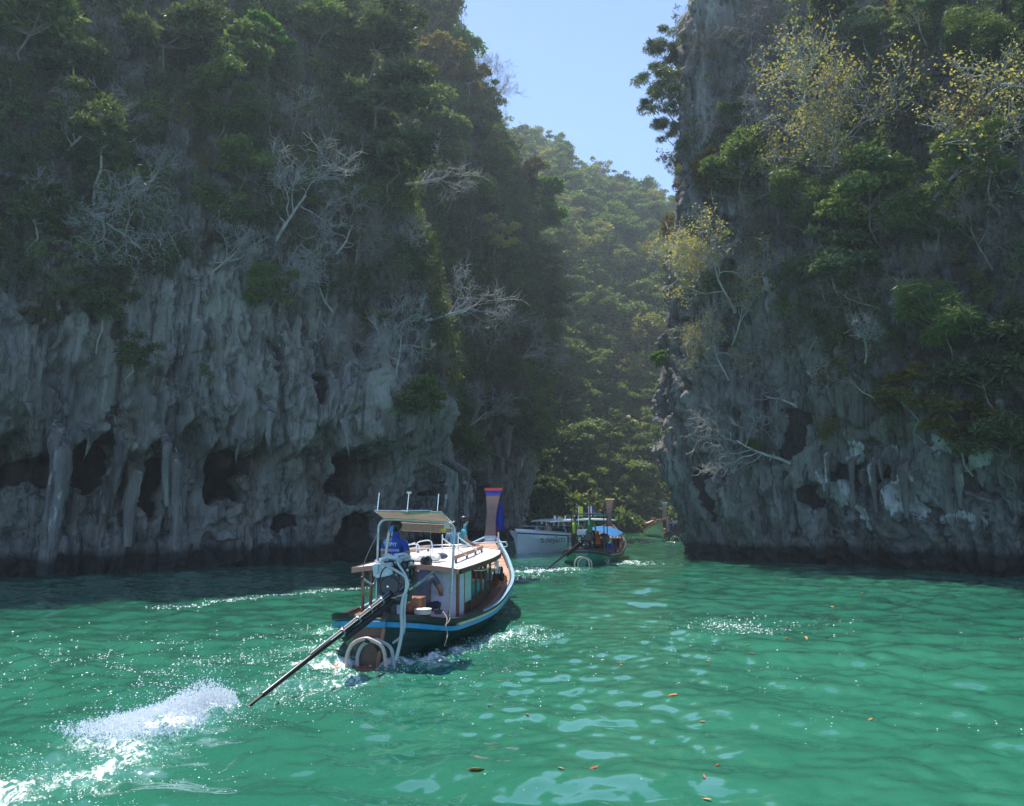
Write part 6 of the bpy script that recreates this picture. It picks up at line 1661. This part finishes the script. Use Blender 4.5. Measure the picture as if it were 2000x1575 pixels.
c0 = np.array(W(520, 1290)); q = rs.normal(size=(m_, 2)) * np.array([2.6, 1.5]) + c0
q = q[fbm(q[:, 0] / .5, q[:, 1] / .5, 3.1, 3) > .12]; pts.append(q)
m_ = 2600
q = np.stack([rs.uniform(-6, 9, m_), rs.uniform(5.5, 16, m_)], 1); q = q[fbm(q[:, 0] / 1.4, q[:, 1] / 1.0, 9.1, 3) > .32]; pts.append(q)
q = np.array(W(1450, 1220)) + rs.normal(size=(170, 2)) * np.array([1.0, .7]); pts.append(q)
q = np.stack([rs.uniform(-9, -4, 260), rs.uniform(9, 12, 260)], 1); pts.append(q)
Q = np.concatenate(pts); Q = Q[(np.hypot(Q[:, 0], Q[:, 1]) > 3) & (np.hypot(Q[:, 0], Q[:, 1]) < 90) & (Q[:, 1] > 2)]
x, y, z, _ = wl_interp(Q)
drops('foam_and_glint_specks', 'white foam bubbles and white specks standing in for sun glints on the green water', np.stack([x, y, z], 1), (.004 + .010 * rs.rand(len(Q)) ** 2) * np.clip(np.hypot(x, y) / 9, .9, 3.2), .35)

# ---- dead leaves afloat
LV = [(930, 1509, 'largest orange-yellow leaf afloat at the bottom centre', .105), (1314, 1365, 'orange-yellow leaf afloat below the glittering patch, right of centre', .085), (1160, 1507, 'reddish-brown leaf afloat right of the largest leaf', .07),
      (1381, 1557, 'orange leaf afloat at the bottom edge of the photo', .05), (1402, 1496, 'red leaf afloat in a pale sky reflection', .06), (1700, 1412, 'lone orange leaf afloat in the open water on the right', .05),
      (1926, 1263, 'yellow leaf afloat near the right edge', .07), (1213, 1303, 'small orange leaf afloat amid sky reflections', .06), (1540, 1221, 'upper yellow leaf afloat right of the glittering patch', .09), (1574, 1244, 'yellow leaf afloat below the upper one right of the glitter', .09),
      (1537, 1248, 'orange leaf afloat left of two other leaves near the glitter', .07), (1596, 1230, 'pale leaf afloat at the right end of the leaf cluster', .06), (1615, 1245, 'thin brown leaf afloat at the end of the leaf cluster', .06), (1469, 1283, 'dark red leaf afloat below the glittering patch', .07),
      (1462, 1259, 'orange leaf afloat inside the glittering patch', .06), (1383, 1293, 'rust leaf afloat at the lower left of the glitter', .06), (1372, 1408, 'red-brown leaf afloat in plain green water, centre right', .05), (1030, 1400, 'small rust leaf afloat left of centre', .05), (955, 1385, 'tiny brown leaf afloat near the wake', .045),
      (1375, 1525, 'curled red leaf afloat under the pale reflection', .045), (1530, 1133, 'distant orange leaf afloat near the right cliff', .1), (1686, 1160, 'distant yellow leaf afloat before the right cliff', .1), (1625, 1188, 'distant yellow leaf afloat above the leaf cluster', .09), (1095, 1515, 'brown leaf afloat between the two big lower leaves', .05)]
mo = simple('dead_leaf_orange', (0.62, 0.26, 0.045), .5, var=.2, scale=30); mr = simple('dead_leaf_red', (0.42, 0.09, 0.03), .5, var=.2, scale=30)
for i, (px_, py_, lab, sz) in enumerate(LV):
    sz *= .68
    p = at_z(px_, py_, 0); x, y, z, _ = wl_interp(np.array([[p.x, p.y]])); m = MB(); rows = []
    for u in np.linspace(-1, 1, 9):
        w = .36 * (1 - u * u) ** .6 + .01; cz = .10 * u * u
        rows.append([Vector((u * sz, v * w * sz, (cz + .22 * v * v * (1 - u * u)) * sz)) for v in (-1, -.5, 0, .5, 1)])
    m.loft(rows); m.loft([[p_ + Vector((0, 0, .0015)) for p_ in r_] for r_ in rows], flip=True); m.tube([(-sz, 0, .1 * sz), (-1.35 * sz, 0, .16 * sz)], .0015, 4)
    o = m.build('floating_leaf', mr if any(k in lab for k in ('red', 'rust', 'brown')) else mo, None, R(80)); o.location = (p.x, p.y, float(z[0]) + .006)
    o.rotation_euler = (rs.normal() * .1, rs.normal() * .1, rs.rand() * 6.28 if i > 1 else .2); tag(o, lab, 'leaf', 'dead leaves afloat on the water')
# ---- the hazy air of the channel
HAZE = 0.0009
mhz = bpy.data.materials.new('haze'); mhz.use_nodes = True
nt = mhz.node_tree; nt.nodes.remove(nt.nodes['Principled BSDF'])
pv = nt.nodes.new('ShaderNodeVolumePrincipled')
pv.inputs['Color'].default_value = (0.75, 0.88, 1.0, 1); pv.inputs['Density'].default_value = HAZE; pv.inputs['Anisotropy'].default_value = 0.35
nt.links.new(pv.outputs[0], nt.nodes['Material Output'].inputs['Volume'])
m_ = MB(); m_.box((0, 110, 60.0), (280, 262, 131))
hz = m_.build('haze', mhz); tag(hz, 'thin bluish haze hanging in the channel', None, None, 'stuff')
